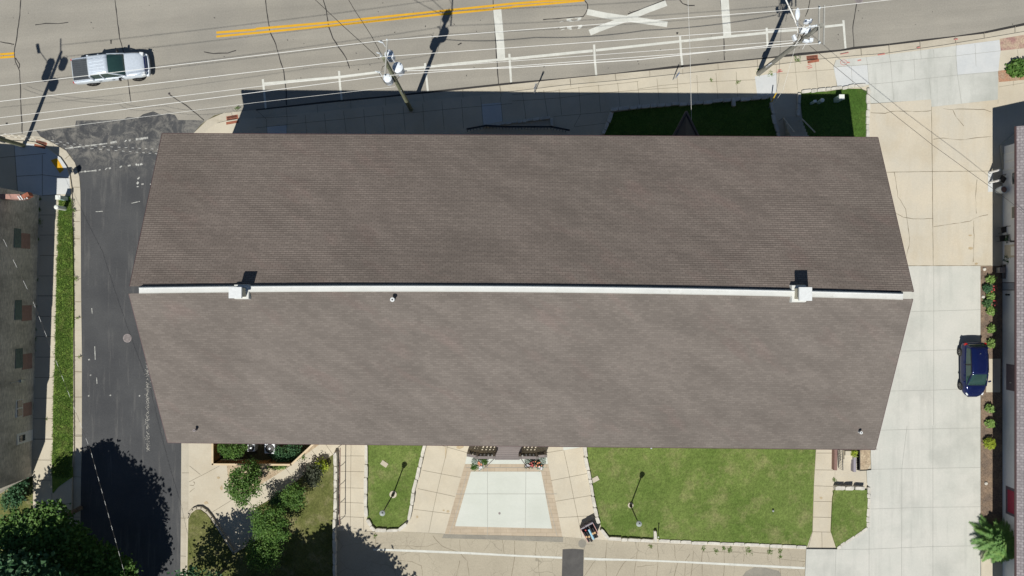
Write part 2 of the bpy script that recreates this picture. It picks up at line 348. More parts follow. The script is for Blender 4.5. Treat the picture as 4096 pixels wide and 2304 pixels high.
def leafmat(name, a, b, c, tr=.25):
    m = N(name); g = m.n('ShaderNodeNewGeometry')
    r = g.outputs['Random Per Island']; col = m.mix(m.ramp(r, 0, 1), a, b)
    col = m.mix(m.ramp(m.noise(1.3, 3), .5, .68, 0, .8), col, c)
    m.done(col, .55, 0, .25)
    tb = m.n('ShaderNodeBsdfTranslucent'); m.l(col, tb.inputs[0]); mx = m.n('ShaderNodeMixShader'); mx.inputs[0].default_value = tr
    m.l(m.b.outputs[0], mx.inputs[1]); m.l(tb.outputs[0], mx.inputs[2]); m.l(mx.outputs[0], m.out.inputs[0]); return m.m
M['leaf'] = leafmat('leaves_green', (.06, .14, .03, 1), (.115, .215, .045, 1), (.14, .24, .05, 1))
M['leaf_dark'] = leafmat('leaves_bluegreen', (.035, .10, .05, 1), (.07, .16, .07, 1), (.10, .18, .06, 1))
M['leaf_frond'] = leafmat('leaves_frond', (.10, .22, .06, 1), (.17, .32, .09, 1), (.2, .32, .08, 1))
M['leaf_lime'] = leafmat('leaves_lime', (.26, .36, .03, 1), (.40, .46, .06, 1), (.34, .42, .05, 1))
M['leaf_hosta'] = leafmat('leaves_hosta', (.16, .28, .06, 1), (.26, .38, .12, 1), (.2, .32, .08, 1))
M['leaf_maroon'] = leafmat('leaves_dusky', (.05, .065, .04, 1), (.085, .10, .06, 1), (.06, .065, .045, 1))
M['leaf_silver'] = leafmat('leaves_silver', (.35, .42, .36, 1), (.5, .56, .5, 1), (.2, .3, .2, 1))
M['bark'] = surf('bark', (.13, .1, .075, 1), (.2, .16, .12, 1), 3, .2, 9)
M['silver_paint'] = plain('silver_blue_paint', (.68, .76, .84, 1), .22, .25, .6); M['cover'] = surf('tonneau_vinyl', (.075, .085, .095, 1), (.06, .07, .08, 1), 2, .1, 9, rough=.6)
M['car_blue'] = plain('deep_blue_paint', (.008, .016, .085, 1), .15, .35, .8); M['car_glass'] = plain('tinted_glass', (.025, .06, .055, 1), .05, 0, .9)
M['tyre'] = plain('tyre_rubber', (.02, .02, .02, 1), .8); M['rim'] = plain('alloy_rim', (.5, .5, .52, 1), .25, .9); M['lamp_red'] = plain('red_lens', (.5, .01, .01, 1), .15); M['lamp_clear'] = plain('clear_lens', (.7, .74, .76, 1), .1)
M['pink'] = plain('pink_edge', (.72, .42, .40, 1), .6); M['bluepale'] = plain('pale_blue_gloss', (.35, .62, .78, 1), .25); M['cork'] = plain('tan_band', (.62, .42, .22, 1), .7); M['greyboard'] = plain('grey_board', (.28, .26, .3, 1), .7)

def uvwave(*a): pass
# ------------------------------------------------------------------ the ground, roads, paths
Zs = .13        # top of kerbs and pavements above the roads
mb = MB(); mb.add([(-1500, -1500, -.02), (1500, -1500, -.02), (1500, 1500, -.02), (-1500, 1500, -.02)], [(0, 1, 2, 3)])
struct('ground', mb, M['earth'])
gut = (pts(ZB, '0,1062 700,985 1250,935 1860,870 2473,805') + pts(ZC, '500,758 1000,710 1550,650 2050,600 2473,560')
       + pts(ZD, '300,525 700,487 830,465 1170,430 1470,393 1810,352 2090,315 2473,235') + [G((4500, -10)), G((5200, -190))])
kerbf = (pts(ZB, '0,1140 500,1092 900,1055 1500,985 2060,935 2473,890') + pts(ZC, '500,828 1000,785 1600,720 2000,680 2473,640')
         + pts(ZD, '370,590 830,545 1130,522 1700,440 2090,375 2473,310') + [G((4500, 25)), G((5200, -155))])
corner_g = pts(ZA, '1870,1287 1900,1240 1970,1180 2070,1115 2180,1085 2300,1078')     # asphalt edge round the corner
corner_k = pts(ZA, '1985,1287 2030,1240 2100,1195 2200,1170 2330,1150')
left_g = [G((-900, 640))] + pts(ZA, '-200,1325 0,1300 150,1300 400,1320') + pts(ZE, '440,150 480,170 540,205 585,255 625,320 650,380 665,480 668,700 672,1449')
left_g += pts(ZF, '678,600 678,1449') + pts(ZG, '784,400 778,900 772,1449') + [G((316, 2900))]
left_k = [G((-900, 660))] + pts(ZA, '-200,1385 0,1365 150,1362 300,1370 350,1378 480,1432') + pts(ZE, '460,235 520,290 560,360 585,420 600,520 605,700 612,1449')
left_k += pts(ZF, '618,600 620,1449') + pts(ZG, '706,400 700,900 694,1449') + [G((284, 2900))]
right_edge = pts(ZH, '62,165 58,800 52,1449') + [G((719, 2900))]
# main street
far = [G((5200, -3000)), G((-1500, -3000)), G((-1500, 700))]
poly = left_g[:6] + pts(ZA, '800,1320 1600,1300') + corner_g + gut + far
struct('street', MB().sheet(poly, .0), M['street'])
# side street with a ragged joint
rag = pts(ZA, '345,1255 400,1270 500,1250 620,1238 725,1230 735,1165 1000,1160 1200,1150 1230,1130 1330,1140 1380,1105 1480,1075 1560,1110 1620,1095 1690,1110 1720,1160 1860,1160 1975,1165')
poly = [G((560, 540))] + pts(ZH, '62,165')
poly = rag + pts(ZA, '1870,1287') + [G((900, 700)), G((900, 1500))] + right_edge + left_g[::-1][:-4] + pts(ZA, '400,1330')
side = struct('side_street', MB().sheet(poly, .004), M['dark_asphalt'])
street = bpy.data.objects['street']; rng0 = random.Random(5)
# gutters
def strip2(A, B, z0, z1):
    """closed band between two polylines, each resampled to the same count"""
    def res(P, n):
        L = [0]
        for a, b in zip(P[:-1], P[1:]): L.append(L[-1] + (Vector(b) - Vector(a)).length)
        out = []
        for i in range(n):
            t = L[-1] * i / (n - 1); j = max(k for k in range(len(L)) if L[k] <= t + 1e-9); j = min(j, len(P) - 2)
            u = (t - L[j]) / max(1e-9, L[j + 1] - L[j]); out.append(Vector(P[j]).lerp(Vector(P[j + 1]), u))
        return out
    return res(A, 60), res(B, 60)
def band2(mb, A, B, z0, z1):
    a, b = strip2(A, B, z0, z1); n = len(a)
    V = [(p.x, p.y, z1) for p in a] + [(p.x, p.y, z1) for p in b]
    mb.add(V, [(i, i + 1, n + i + 1, n + i) for i in range(n - 1)])
    if z1 > .05:
        V = [(p.x, p.y, z1) for p in a] + [(p.x, p.y, z0) for p in a]
        mb.add(V, [(i, i + 1, n + i + 1, n + i) for i in range(n - 1)])
    return mb
mb = MB(); band2(mb, corner_g + gut, corner_k + kerbf, 0, .010)
struct('gutter', mb, M['gutter'])
mb = MB(); band2(mb, left_g, left_k, 0, .010); struct('gutter', mb, M['gutter'])
mb = MB(); band2(mb, right_edge, pts(ZH, '134,165 130,840 112,900 104,1449') + [G((742, 2900))], 0, .010); struct('gutter', mb, M['gutter'])
# pavement north of the building (raised), as one slab reaching under it
poly = corner_k + kerbf + [G((5200, 700)), G((4200, 700)), G((3475, 700)), G((3000, 900)), G((1000, 900)), G((810, 620))]
pave = struct('pavement', MB().prism(poly, -.1, Zs), M['tan'])
# pavement west
poly = left_k + [G((-900, 2900))]
pave_w = struct('pavement', MB().prism(poly, -.1, Zs), M['tan'])
# new concrete squares
z = Zs + .004
mb = MB(); mb.sheet(pts(ZE, '113,160 200,150 330,165 420,215 500,270 548,340 575,420 580,570 500,575 342,583 150,555', z), z)
struct('new_corner_slab', mb, M['white_conc'])
mb = MB(); mb.sheet(pts(ZB, '2180,1005 2370,990 2385,1170 2195,1205', z), z); mb.sheet(pts(ZB, '105,1225 295,1210 300,1330 112,1330', z), z)
mb.sheet(pts(ZC, '2345,740 2560,700 2560,930 2370,930', z), z)
struct('new_pavement_squares', mb, M['white_conc'])
# apron crossing the pavement
mb = MB(); mb.sheet(pts(ZD, '630,650 655,578 950,552 1170,525 1480,485 1820,440 2235,385 2247,490 2225,690 2220,962 1580,1033 1575,960 990,1003 975,820 670,838', z), z)
apron = struct('driveway_apron', mb, M['drive_grey'])
mb = MB(); mb.sheet(pts(ZD, '1815,440 2235,386 2246,490 2225,688 1830,722', z + .004), z + .004)
mb.sheet(pts(ZD, '640,652 960,628 975,812 670,836', z + .004), z + .004); struct('pale_apron_squares', mb, M['white_conc'])
# driveway, upper tan part and lower grey part
mb = MB(); mb.sheet(pts(ZD, '975,1000 1575,962 1580,1035 2220,965 2330,950 2330,1449', z) + [G((4040, 1064), z), G((3300, 1064), z), G((3300, 700), z), G((3475, 600), z)], z)
dr_tan = struct('driveway_old_slabs', mb, M['drive_tan'])
mb = MB(); mb.sheet([G((3300, 1064), z), G((3922, 1064), z)] + pts(ZK, '1998,0 1995,860 2000,1400', z) + [G((3922, 2900), z), G((3215, 2900), z)]
                    + pts(ZK, '300,1449 312,1190 605,1190 905,980 935,620 900,560 895,430 940,425 935,230 1000,225', z) + [G((3300, 1700), z)], z)
drive = struct('driveway', mb, M['drive'])
# bed by the right building
mb = MB(); mb.sheet([G((3922, 1064), z), G((4020, 1064), z)] + [G((4020, 2120), z), G((3922, 2120), z)], z); bed = struct('mulch_bed', mb, M['mulch'])
mb = MB(); mb.sheet(pts(ZL, '1145,902 1255,900 1252,1178 1135,1178', z + .004), z + .004); mb.sheet([G((3922, 2120), z), G((4020, 2120), z), G((4020, 2900), z), G((3922, 2900), z)], z)
struct('garden_path', mb, M['tan'])
mb = MB(); mb.sheet(pts(YE, '450,250 760,200 1000,160 1000,410 465,465', z), z); struct('red_mulch_strip', mb, surf('red_mulch', C_(176, 140, 132), C_(206, 188, 162), 1.6, .3, 9))
mb = MB(); mb.sheet(pts(YE, '415,830 550,815 1000,770 1000,985 430,1035', z), z); struct('red_mulch_strip', mb, surf('red_bark', C_(190, 142, 114), C_(184, 162, 138), 1.3, .25, 9))
# south side of the building: pale concrete, then path
poly = pts(ZH, '134,165 130,840 112,900 104,1449') + [G((742, 2900)), G((1346, 2900))] + pts(ZH, '1560,1449 1565,1010') + pts(ZI, '240,1018 500,1018 900,1040 2060,1070 2420,1100') + pts(ZJ, '880,1130 2360,1192') + pts(ZK, '312,1190 605,1190 905,980 935,620 935,230 1000,225') + [G((3450, 1640)), G((760, 1600))]
forecourt = struct('forecourt', MB().sheet(poly, .012), M['tan'])
# parking lot
poly = pts(ZH, '1560,1010') + pts(ZI, '0,1010 240,1022 500,1018 900,1042 2060,1070 2420,1100') + pts(ZJ, '880,1132 2360,1192 2345,1449') + [G((3215, 2900)), G((1346, 2900))]
lot = struct('parking_lot', MB().sheet(poly, .016), M['parking'])
mb = MB(); mb.sheet(pts(ZI, '905,1044 2060,1072 2058,1122 1500,1100 890,1082'), .020); struct('patch_strip', mb, M['patch'])
mb = MB(); mb.sheet(pts(ZI, '2053,1190 2150,1184 2258,1192 2253,1449 2250,1700 2040,1700 2046,1449'), .020); struct('asphalt_patch', mb, M['patch_dark'])
mb = MB(); mb.sheet(pts(ZJ, '1740,1449 1770,1405 1850,1365 1960,1368 2090,1400 2108,1430 2100,1520 1740,1520'), .020)
c = G(ZJ(190, 1135)); mb.sheet([(c.x + .32 * math.cos(a * .6283), c.y + .34 * math.sin(a * .6283)) for a in range(10)], .020); struct('asphalt_patch', mb, M['patch'])
mb = MB(); mb.ribbon(pts(ZI, '225,1192 600,1205 1100,1225 1600,1252 2048,1272'), .16, .021, jit=.15, rng=random.Random(1)); mb.ribbon(pts(ZI, '2262,1280 2410,1287') + pts(ZJ, '640,1292 1150,1312 1700,1340 2340,1372'), .16, .021, jit=.15, rng=random.Random(2))
mb.build('lane_line', M['white_paint'], lot)
# patio
mb = MB(); mb.sheet(pts(ZI, '1110,368 1915,368 2052,1072 915,1042'), .016); struct('patio_border', mb, M['stamped'])
mb = MB(); mb.sheet(pts(ZI, '1168,440 1846,440 1950,990 1015,967'), .020); mb.sheet(pts(ZI, '1130,286 1900,286 1912,366 1112,366'), .020); mb.sheet(pts(ZI, '2055,190 2235,190 2225,206 2062,234'), .020)
patio = struct('patio', mb, M['patio'])

# ---------------- grass areas with their walls
def lawn(poly, zt, mat, name='lawn'): return struct(name, MB().prism(poly, -.05, zt), M[mat])
gl = Zs + .05
lawn(pts(ZC, '985,1085 1250,1050 1500,1030 2120,975 2473,945', gl) + pts(ZD, '20,940 40,1090 60,1200 95,1310', gl) + [G((3115, 640), gl), G((2370, 640), gl)], gl, 'grass2')
lawn(pts(ZD, '305,895 330,890 560,885 740,858 900,858 955,880 960,1000 955,1330', gl) + [G((3467, 640), gl), G((3230, 640), gl)], gl, 'grass2')
vz = Zs + .05
lawn(pts(ZE, '490,590 580,590 592,700 598,1000 604,1449', vz) + pts(ZF, '604,700 602,1449', vz) + pts(ZG, '694,300 693,497 560,590 512,650 505,640 500,300', vz) + pts(ZF, '436,1449 440,1000 455,700 468,0', vz) + pts(ZE, '482,1000 485,700', vz), vz, 'verge', 'grass_verge')
g2 = .16
L2 = pts(ZI, '172,160 708,160 660,385 600,620 578,790 552,905 470,990 340,1002 240,992 165,905 168,600', g2); lawn(L2, g2, 'grass')
L3 = pts(ZJ, '222,160 1300,160', g2) + pts(ZK, '406,160 404,225 385,560 370,1020 320,1168', g2) + pts(ZJ, '1400,1118 930,1090 640,1085 450,1082 378,985 335,850 280,590', g2); lawn(L3, g2, 'grass')
lawn(pts(ZK, '585,620 900,618 905,700 902,980 606,1182 553,1020 568,700', g2), g2, 'grass')
lawn(pts(ZH, '118,1449 128,905 152,850 200,812 245,810 300,850 345,905 560,1245 810,1095 860,960 780,790 940,700 1100,590 1290,440 1530,275 1528,1449 1540,2400 100,2400', .07), .07, 'grass_dry', 'dry_lawn')
struct('corner_yard', MB().sheet(pts(ZG, '-400,700 0,645 316,482 318,700 320,1000 330,1600 -400,1600', Zs + .01), Zs + .01), M['grass_dry'])
struct('gravel_bed', MB().sheet(pts(ZH, '498,375 1130,372 1345,160 1410,168 1075,410 815,575 620,690 520,560', .03), .03), M['gravel'])
struct('gravel_bed', MB().sheet(pts(ZK, '800,232 935,232 925,300 935,360 905,425 800,425', .03), .03), M['gravel'])
struct('planting_soil', MB().sheet(pts(ZH, '365,120 1370,120 1350,165 1120,372 365,372', .04), .04), surf('dark_soil', (.05, .045, .03, 1), (.07, .07, .04, 1), 2, .3, 8))
struct('stoop_paving', MB().sheet(pts(ZK, '590,232 830,232 830,430 897,430 899,575 590,575', .03), .03), M['tan'])

def stone_wall(P, label, w=.3, z0=0., z1=.3, blk=(.7, 1.3), seed=1, name='stone_wall', mat='stone', jit=.035):
    rng = random.Random(seed); mb = MB()
    for a, b in zip(P[:-1], P[1:]):
        a = Vector((a[0], a[1], 0)); b = Vector((b[0], b[1], 0)); L = (b - a).length; d = (b - a).normalized(); s = 0; ang = math.atan2(d.y, d.x)
        while s < L - .05:
            l = min(rng.uniform(*blk), L - s)
            if L - s - l < .3: l = L - s
            c = a + d * (s + l / 2); nrm = Vector((-d.y, d.x, 0)) * rng.uniform(-jit, jit)
            hh = z1 + rng.uniform(-.03, .02); cc = c + nrm; ww = w * rng.uniform(.86, 1.1)
            # block with an uneven outline
            n = 10; pl = []
            for i in range(n):
                t = i / n * 4; e = int(t); u = t - e
                x, y = [(-.5 + u, -.5), (.5, -.5 + u), (.5 - u, .5), (-.5, .5 - u)][e]
                x = x * (l - .025) * (1 + rng.uniform(-.02, .0)); y = y * ww * (1 + rng.uniform(-.1, .04))
                pl.append((cc.x + x * d.x - y * d.y, cc.y + x * d.y + y * d.x))
            mb.prism(pl, z0, hh); s += l
    c = P[0]; o = thing(name, label, 'stone wall', (c[0], c[1], z0), 'low limestone walls round the lawns')
    mb.build('stone_block_row' if False else 'course', M[mat], o, bevel=.012); return o
hw = .36
stone_wall(pts(ZI, '150,165 150,500 147,780 152,880', hw) , 'straight pale stone wall beside the narrow joint-lined walkway, west edge of the lamp lawn', .27, 0, hw, (.9, 1.7), 2)
stone_wall(pts(ZI, '165,905 200,968 243,1010 350,1015 465,1010 545,945', hw), 'curved pale stone wall round the bottom tip of the small lamp lawn', .27, 0, hw, (.7, 1.1), 3)
stone_wall(pts(ZI, '560,912 590,765 605,650 640,520 668,400 690,300 725,165', hw), 'pale stone wall between the small lamp lawn and the tan forecourt', .27, 0, hw, (.8, 1.3), 4)
stone_wall(pts(ZJ, '208,165 225,300 250,430 270,560 290,680 310,790 330,880 350,945', hw), 'bowed pale stone wall between the tan forecourt and the big lawn', .27, 0, hw, (.7, 1.1), 5)
stone_wall(pts(ZJ, '372,1000 440,1092 630,1098 880,1115', hw), 'pale stone wall at the big lawn corner beside the bottle crate', .27, 0, hw, (1.0, 1.4), 6)
stone_wall(pts(ZJ, '900,1015 903,1125', hw + .1), 'short upright stone stub poking into the big lawn from its bottom wall', .26, 0, hw + .1, (1, 1.2), 7)
stone_wall(pts(ZJ, '930,1115 1400,1132 1900,1155 2358,1175', .24), 'long pale stone edging along the parking lot below the big lawn', .25, 0, .24, (.8, 1.2), 8)
stone_wall(pts(ZK, '595,600 690,600 775,598', .5), 'two rough white stones in a row above the small lawn', .3, 0, .5, (.8, .9), 9, jit=.08)
stone_wall(pts(ZK, '785,600 880,606', .45), 'single slanted white stone above the small lawn', .3, 0, .45, (.9, 1), 10)
stone_wall(pts(ZK, '918,590 920,700 915,800 910,880 908,980', .2), 'ragged white stone edging between the small lawn and the driveway', .25, 0, .2, (.4, .7), 11)
stone_wall(pts(ZK, '905,985 780,1070 690,1130 612,1185', .2), 'white stone edging cutting diagonally from driveway to path', .22, 0, .2, (.4, .7), 12)
stone_wall(pts(ZC, '955,1060 1250,1028 1540,1005 1850,985 2120,962 2473,932', .45) + pts(ZD, '10,930', .45), 'long shaded stone wall along the pavement north of the building', .28, 0, .45, (.5, .9), 13)
stone_wall(pts(ZC, '965,1085 930,1180 885,1295', .42), 'shaded stone wall running down to the roof beside the entrance walk', .28, 0, .42, (.6, .9), 14)
stone_wall(pts(ZC, '2148,960 2150,1025', .5), 'stubby stone pier on the shaded north wall', .3, 0, .5, (.6, .7), 15)
stone_wall(pts(ZD, '325,884 420,876 560,862 720,848 840,826 950,820', .3), 'sunlit white stone wall along the pavement by the utility pedestals', .26, 0, .3, (.4, .7), 16)
stone_wall(pts(ZD, '972,850 972,1000 970,1130 968,1330', .3) + [G((3470, 620), .3)], 'white stone edging between the pedestal lawn and the tan driveway', .26, 0, .3, (.35, .6), 17)
stone_wall(pts(ZD, '30,985 55,1100 75,1200 110,1320', .35), 'shaded stone wall left of the stair walk', .26, 0, .35, (.6, .9), 18)
stone_wall(pts(ZD, '305,895 300,1000 296,1120', .35), 'shaded stone wall right of the stair walk', .24, 0, .35, (.4, .7), 19)
stone_wall(pts(ZB, '2200,1215 2473,1180', .35) + pts(ZC, '200,1155 370,1132', .35), 'shaded stone wall curving round the sunken window well', .22, 0, .35, (.3, .6), 20)
stone_wall(pts(ZC, '380,1135 385,1215', .35), 'short shaded stone return at the end of the window well wall', .26, 0, .35, (.6, .9), 21)
stone_wall(pts(ZH, '1546,255 1548,600 1540,900 1535,1100 1538,1449', .5) + [G((1337, 2900), .5)], 'tall narrow stone retaining wall beside the handrail walkway', .25, 0, .5, (.7, 1.1), 22)
# concrete kerb wall round the dry lawn
mb = MB(); mb.band(pts(ZH, '112,890 130,845 165,808 205,790 250,790 300,822 350,885 460,1060 560,1225 690,1150 800,1085', .25), .14, 0, .22)
o = thing('kerb_wall', 'smooth grey concrete kerb curling round the dry lawn by the side street', 'kerb wall', G(ZH(250, 790))); mb.build('kerb_band', M['gutter'], o)

# ---------------- joints, cracks, painted lines
def lines(zf, segs, w, z, mat, parent, name, jit=0, wob=0, seed=0):
    rng = random.Random(seed); mb = MB()
    for s in segs:
        P = pts(zf, s, z)
        if wob:
            Q = []
            for a, b in zip(P[:-1], P[1:]):
                n = max(2, int((b - a).length / .35))
                for i in range(n): 
                    q = a.lerp(b, i / n); Q.append(q + Vector((rng.uniform(-wob, wob), rng.uniform(-wob, wob), 0)) * (1 if Q else 0))
            Q.append(P[-1]); P = Q
        mb.ribbon(P, w, z, jit=jit, rng=rng)
    return mb.build(name, M[mat], parent)
zj = Zs + .006
lines(ZB, ['0,1235 473,1185 850,1150 1230,1110 1600,1080 2000,1040 2473,1000', '2,1062 100,1150 108,1290', '290,1035 300,1130 298,1290', '475,1110 490,1290', '590,1010 597,1090', '660,1095 680,1290', '845,1070 872,1290', '915,975 918,1050', '1040,1055 1058,1290', '1225,1035 1245,1290', '1250,940 1252,1020', '1420,1020 1442,1270', '1610,1000 1625,1260', '1795,980 1818,1250', '1985,960 2005,1240', '2170,935 2195,1210', '2350,820 2370,930', '2360,930 2385,1180', '0,1140 400,1120', '1610,905 1625,985', '1995,870 2000,945'], .028, zj, 'joint', pave, 'joint_lines')
lines(ZC, ['0,915 400,880 700,840 1100,800 1220,785', '0,975 200,965 470,945 845,900 1220,870 1600,845', '100,895 135,1140', '305,870 345,1125', '455,860 480,1110', '645,840 665,1100', '835,820 855,1080', '1020,800 1045,1040', '1210,785 1235,1030', '1400,760 1425,1010', '1595,740 1610,1000', '1785,725 1800,985', '1970,705 1990,970', '2165,690 2180,930', '1220,860 1450,825 1790,795 2350,770', '400,1125 700,1100 930,1080', '560,765 568,835', '995,712 1005,785', '1330,680 1332,745', '1650,645 1650,720', '1990,605 1992,675', '2370,570 2372,645', '600,1225 900,1190', '130,1130 135,1150', '665,1100 620,1180 600,1220'], .028, zj, 'joint', pave, 'joint_lines')
lines(ZD, ['75,715 250,700 450,685 640,670', '80,625 85,900', '260,605 285,870', '455,590 480,850', '650,655 665,840', '655,578 630,652', '900,465 905,545', '1170,430 1175,525', '1470,393 1475,485', '1810,350 1820,440', '2090,315 2095,375', '2390,250 2392,320', '2222,965 2222,1000', '2410,480 2425,620', '2230,840 2473,800', '2370,780 2370,830'], .03, zj, 'joint_soft', pave, 'joint_lines')
za = z + .009
lines(ZD, ['665,645 970,622 1180,598 1480,570 1810,540 2005,517 2250,490', '975,815 1200,795 1420,770 1830,725 2225,690', '950,552 960,620 975,815', '1170,525 1185,600 1200,795 1215,965', '1475,485 1480,570', '1600,480 1605,560', '1820,440 1815,540 1830,722 1870,1000', '2000,425 2010,640', '1560,755 1575,960', '1410,570 1420,770', '805,640 815,825'], .025, za, 'joint_grey', apron, 'joint_lines')
lines(ZM, ['683,55 690,590 697,1370', '305,598 690,592 1180,588', '490,1373 697,1372 1180,1370'], .04, zj, 'crack', dr_tan, 'joint_lines', .4, .006)
lines(ZM, ['180,105 300,110 350,95 440,92 560,98 680,88', '780,70 860,82 890,145 950,215', '860,78 940,75 1120,78 1180,100', '700,325 780,315 920,332 1000,320 1180,300', '375,600 390,680 405,800 470,900 480,980 500,1120 500,1190 475,1300', '390,938 450,970 530,985 695,980', '700,1048 830,1030 1000,1005 1060,970 1150,950', '1060,660 1048,800 1055,940', '1030,1000 1035,1120 1028,1340'], .035, zj, 'crack', dr_tan, 'crack', .7, .02)
lines(ZL, ['702,133 702,700 700,1449', '515,510 700,505 1088,494', '430,838 700,830 900,826', '340,1168 700,1160 915,1152'], .03, zj, 'joint_grey', drive, 'joint_lines')
lines(ZK, ['1035,40 1500,28 1998,18', '940,420 1235,412 1540,408 1998,400', '935,802 1500,785 1998,780', '605,1192 920,1190 1500,1165 1900,1158', '1535,0 1535,1449', '1285,0 1235,410 1232,1449', '920,600 918,1449', '600,1190 590,1449', '310,1190 605,1192'], .03, zj, 'joint_grey', drive, 'joint_lines')
lines(ZK, ['410,262 583,262', '400,424 578,426', '390,578 572,584', '385,728 560,732', '375,880 553,884', '372,1022 550,1026', '462,1025 465,1190', '590,440 590,575', '330,1180 372,1022 385,560 405,228'], .032, .018, 'joint', forecourt, 'joint_lines')
lines(ZI, ['0,288 135,290', '0,440 132,442', '0,598 130,602', '0,740 128,746', '0,878 130,884', '10,170 2,1010', '132,880 132,1010', '945,175 925,290 880,470 840,640 800,830 760,1030', '835,175 1130,258', '700,428 1070,498', '655,605 1015,682', '615,805 965,848', '1900,258 2230,205', '2055,190 2110,440 2160,690 2200,880 2240,1080', '1940,528 2290,460', '1985,728 2325,672', '2015,886 2360,866'], .028, .018, 'joint', forecourt, 'joint_lines')
lines(ZH, ['135,540 300,455 430,385', '330,850 590,690 760,790', '1070,410 1140,500', '940,505 1000,580', '810,595 860,660', '1195,320 1275,440', '1320,235 1400,330', '1450,170 1520,270', '665,680 760,780', '1600,290 1690,290', '1600,440 1690,440', '1600,598 1690,598', '1600,735 1690,740', '1600,875 1690,878', '65,453 134,453', '52,890 118,890', '50,1255 105,1258', '140,385 245,470', '1035,420 610,690'], .028, .018, 'joint', forecourt, 'joint_lines')
lines(ZI, ['1328,370 1328,1060', '1700,370 1692,1060', '1020,656 2000,656', '1135,440 1080,640 1040,800 960,1040', '1870,520 1890,640 1960,900 2000,1060', '1120,400 1900,402'], .03, .024, 'joint_grey', patio, 'joint_lines')
# west pavement
lines(ZE, ['345,585 500,575', '118,170 145,555', '350,245 350,580', '0,270 380,235', '135,425 350,412 580,440', '320,745 500,745', '330,912 490,910', '330,1080 480,1080', '320,1250 472,1250', '315,1415 470,1415'], .04, Zs + .01, 'joint', pave_w, 'joint_lines')
lines(ZF, ['310,173 468,173', '305,342 462,342', '300,510 455,510', '295,680 450,680', '288,848 445,848', '285,1020 438,1020', '280,1190 435,1190', '275,1358 432,1358'], .04, Zs + .01, 'joint', pave_w, 'joint_lines')
lines(ZG, ['320,128 500,130', '320,328 500,330', '320,522 495,524', '700,0 708,500 712,1010', '560,760 700,745', '500,650 505,800', '700,490 780,492', '640,880 780,880', '700,100 785,100'], .035, Zs + .01, 'joint', pave_w, 'joint_lines')
lines(ZE, ['600,515 660,515', '600,708 665,705', '600,800 660,800', '605,942 662,942', '605,1275 668,1272', '540,280 575,250', '645,365 580,380'], .04, .013, 'crack', bpy.data.objects['gutter.001'], 'joint_lines')
lines(ZF, ['620,222 676,222', '605,352 680,350', '605,675 685,675', '608,800 675,802', '605,1012 680,1010', '600,1335 680,1335'], .05, .013, 'crack', bpy.data.objects['gutter.001'], 'joint_lines')
# street cracks and sealant
lines(ZA, ['200,0 190,150 160,370 135,510 150,600 190,690 197,850 200,1000 210,1150 215,1290', '1110,0 1130,180 1155,370 1195,500 1230,740 1265,990', '0,403 135,430', '340,240 440,225 560,228 660,215', '1970,500 2060,518 2200,510 2280,487', '1640,915 1800,1020 1970,1160', '150,560 190,620 185,660'], .07, .006, 'sealant', street, 'crack_sealant', .3, .02)
lines(ZB, ['92,0 105,120 132,300 190,430 230,570 270,700 290,870 295,1015', '650,0 680,100 700,250 740,370 800,460', '800,460 870,560 905,660', '2290,0 2295,110 2310,300 2325,560 2343,815'], .07, .006, 'sealant', street, 'crack_sealant', .3, .02)
lines(ZC, ['700,0 730,40 730,90 690,160 300,190', '1120,135 1300,70 1470,0', '1620,0 1650,35 1700,55 1765,52', '2015,0 2030,150 2045,340 2052,580'], .07, .006, 'sealant', street, 'crack_sealant', .3, .015)
lines(ZD, ['857,30 818,260 830,462', '405,0 390,90 360,160'], .06, .006, 'sealant', street, 'crack_sealant', .3, .015)
mb = MB()
for zf, q in ((ZA, '1065,385 1080,383 1078,425 1068,424'), (ZB, '1945,432 1982,410 1988,422 1952,438'), (ZA, '55,1185 75,1183 76,1200 56,1202'), (ZC, '1585,312 1608,310 1602,330 1590,332'), (ZC, '305,640 318,640 312,650 304,652')): mb.sheet(pts(zf, q), .007)
for _ in range(90): 
    p = G((rng0.uniform(0, 4096), rng0.uniform(0, 330))); a = rng0.uniform(.02, .06); mb.box((p.x, p.y, .007), (a * 2, a, .002), rng0.random() * 3)
mb.build('tar_spot', M['sealant'], street)['kind'] = 'stuff'
mb = MB(); mb.ribbon(gut, .14, .012, jit=.6, rng=random.Random(3)); mb.build('crack_sealant', M['sealant'], street)
lines(ZI, ['245,1030 250,1150 225,1190', '800,1060 845,1120 900,1170 1060,1220', '1060,1100 1065,1230 1130,1300 1150,1449', '1470,1100 1490,1240', '1590,1110 1590,1250 1560,1449', '1800,1120 1785,1230 1820,1290 1830,1449', '420,1155 740,1165 850,1130', '1030,1449 1060,1300', '700,1449 690,1350 600,1310 480,1300'], .028, .019, 'crack', lot, 'crack', .6, .03)
lines(ZJ, ['430,1125 415,1260 425,1449', '735,1135 710,1300 690,1449', '915,1135 925,1250 910,1449', '1080,1150 1085,1250 1110,1330 1080,1449', '1355,1160 1345,1300 1350,1449', '1560,1160 1565,1290 1555,1449', '1755,1240 1750,1310', '1975,1180 1985,1300', '2105,1190 2100,1330 2110,1449', '415,1270 320,1290 210,1449', '700,1260 600,1310 520,1449', '1230,1240 1190,1300 1180,1449', '1265,1210 1260,1300 1240,1449', '1350,1215 1560,1215 1850,1220 2000,1230', '2110,1290 2340,1310', '720,1360 900,1340'], .028, .019, 'crack', lot, 'crack', .6, .03)
lines(ZH, ['140,570 180,575 190,545 175,540', '140,640 190,600'], .03, .02, 'crack', forecourt, 'crack', .5, .02)
mb = MB(); rs_ = random.Random(12)
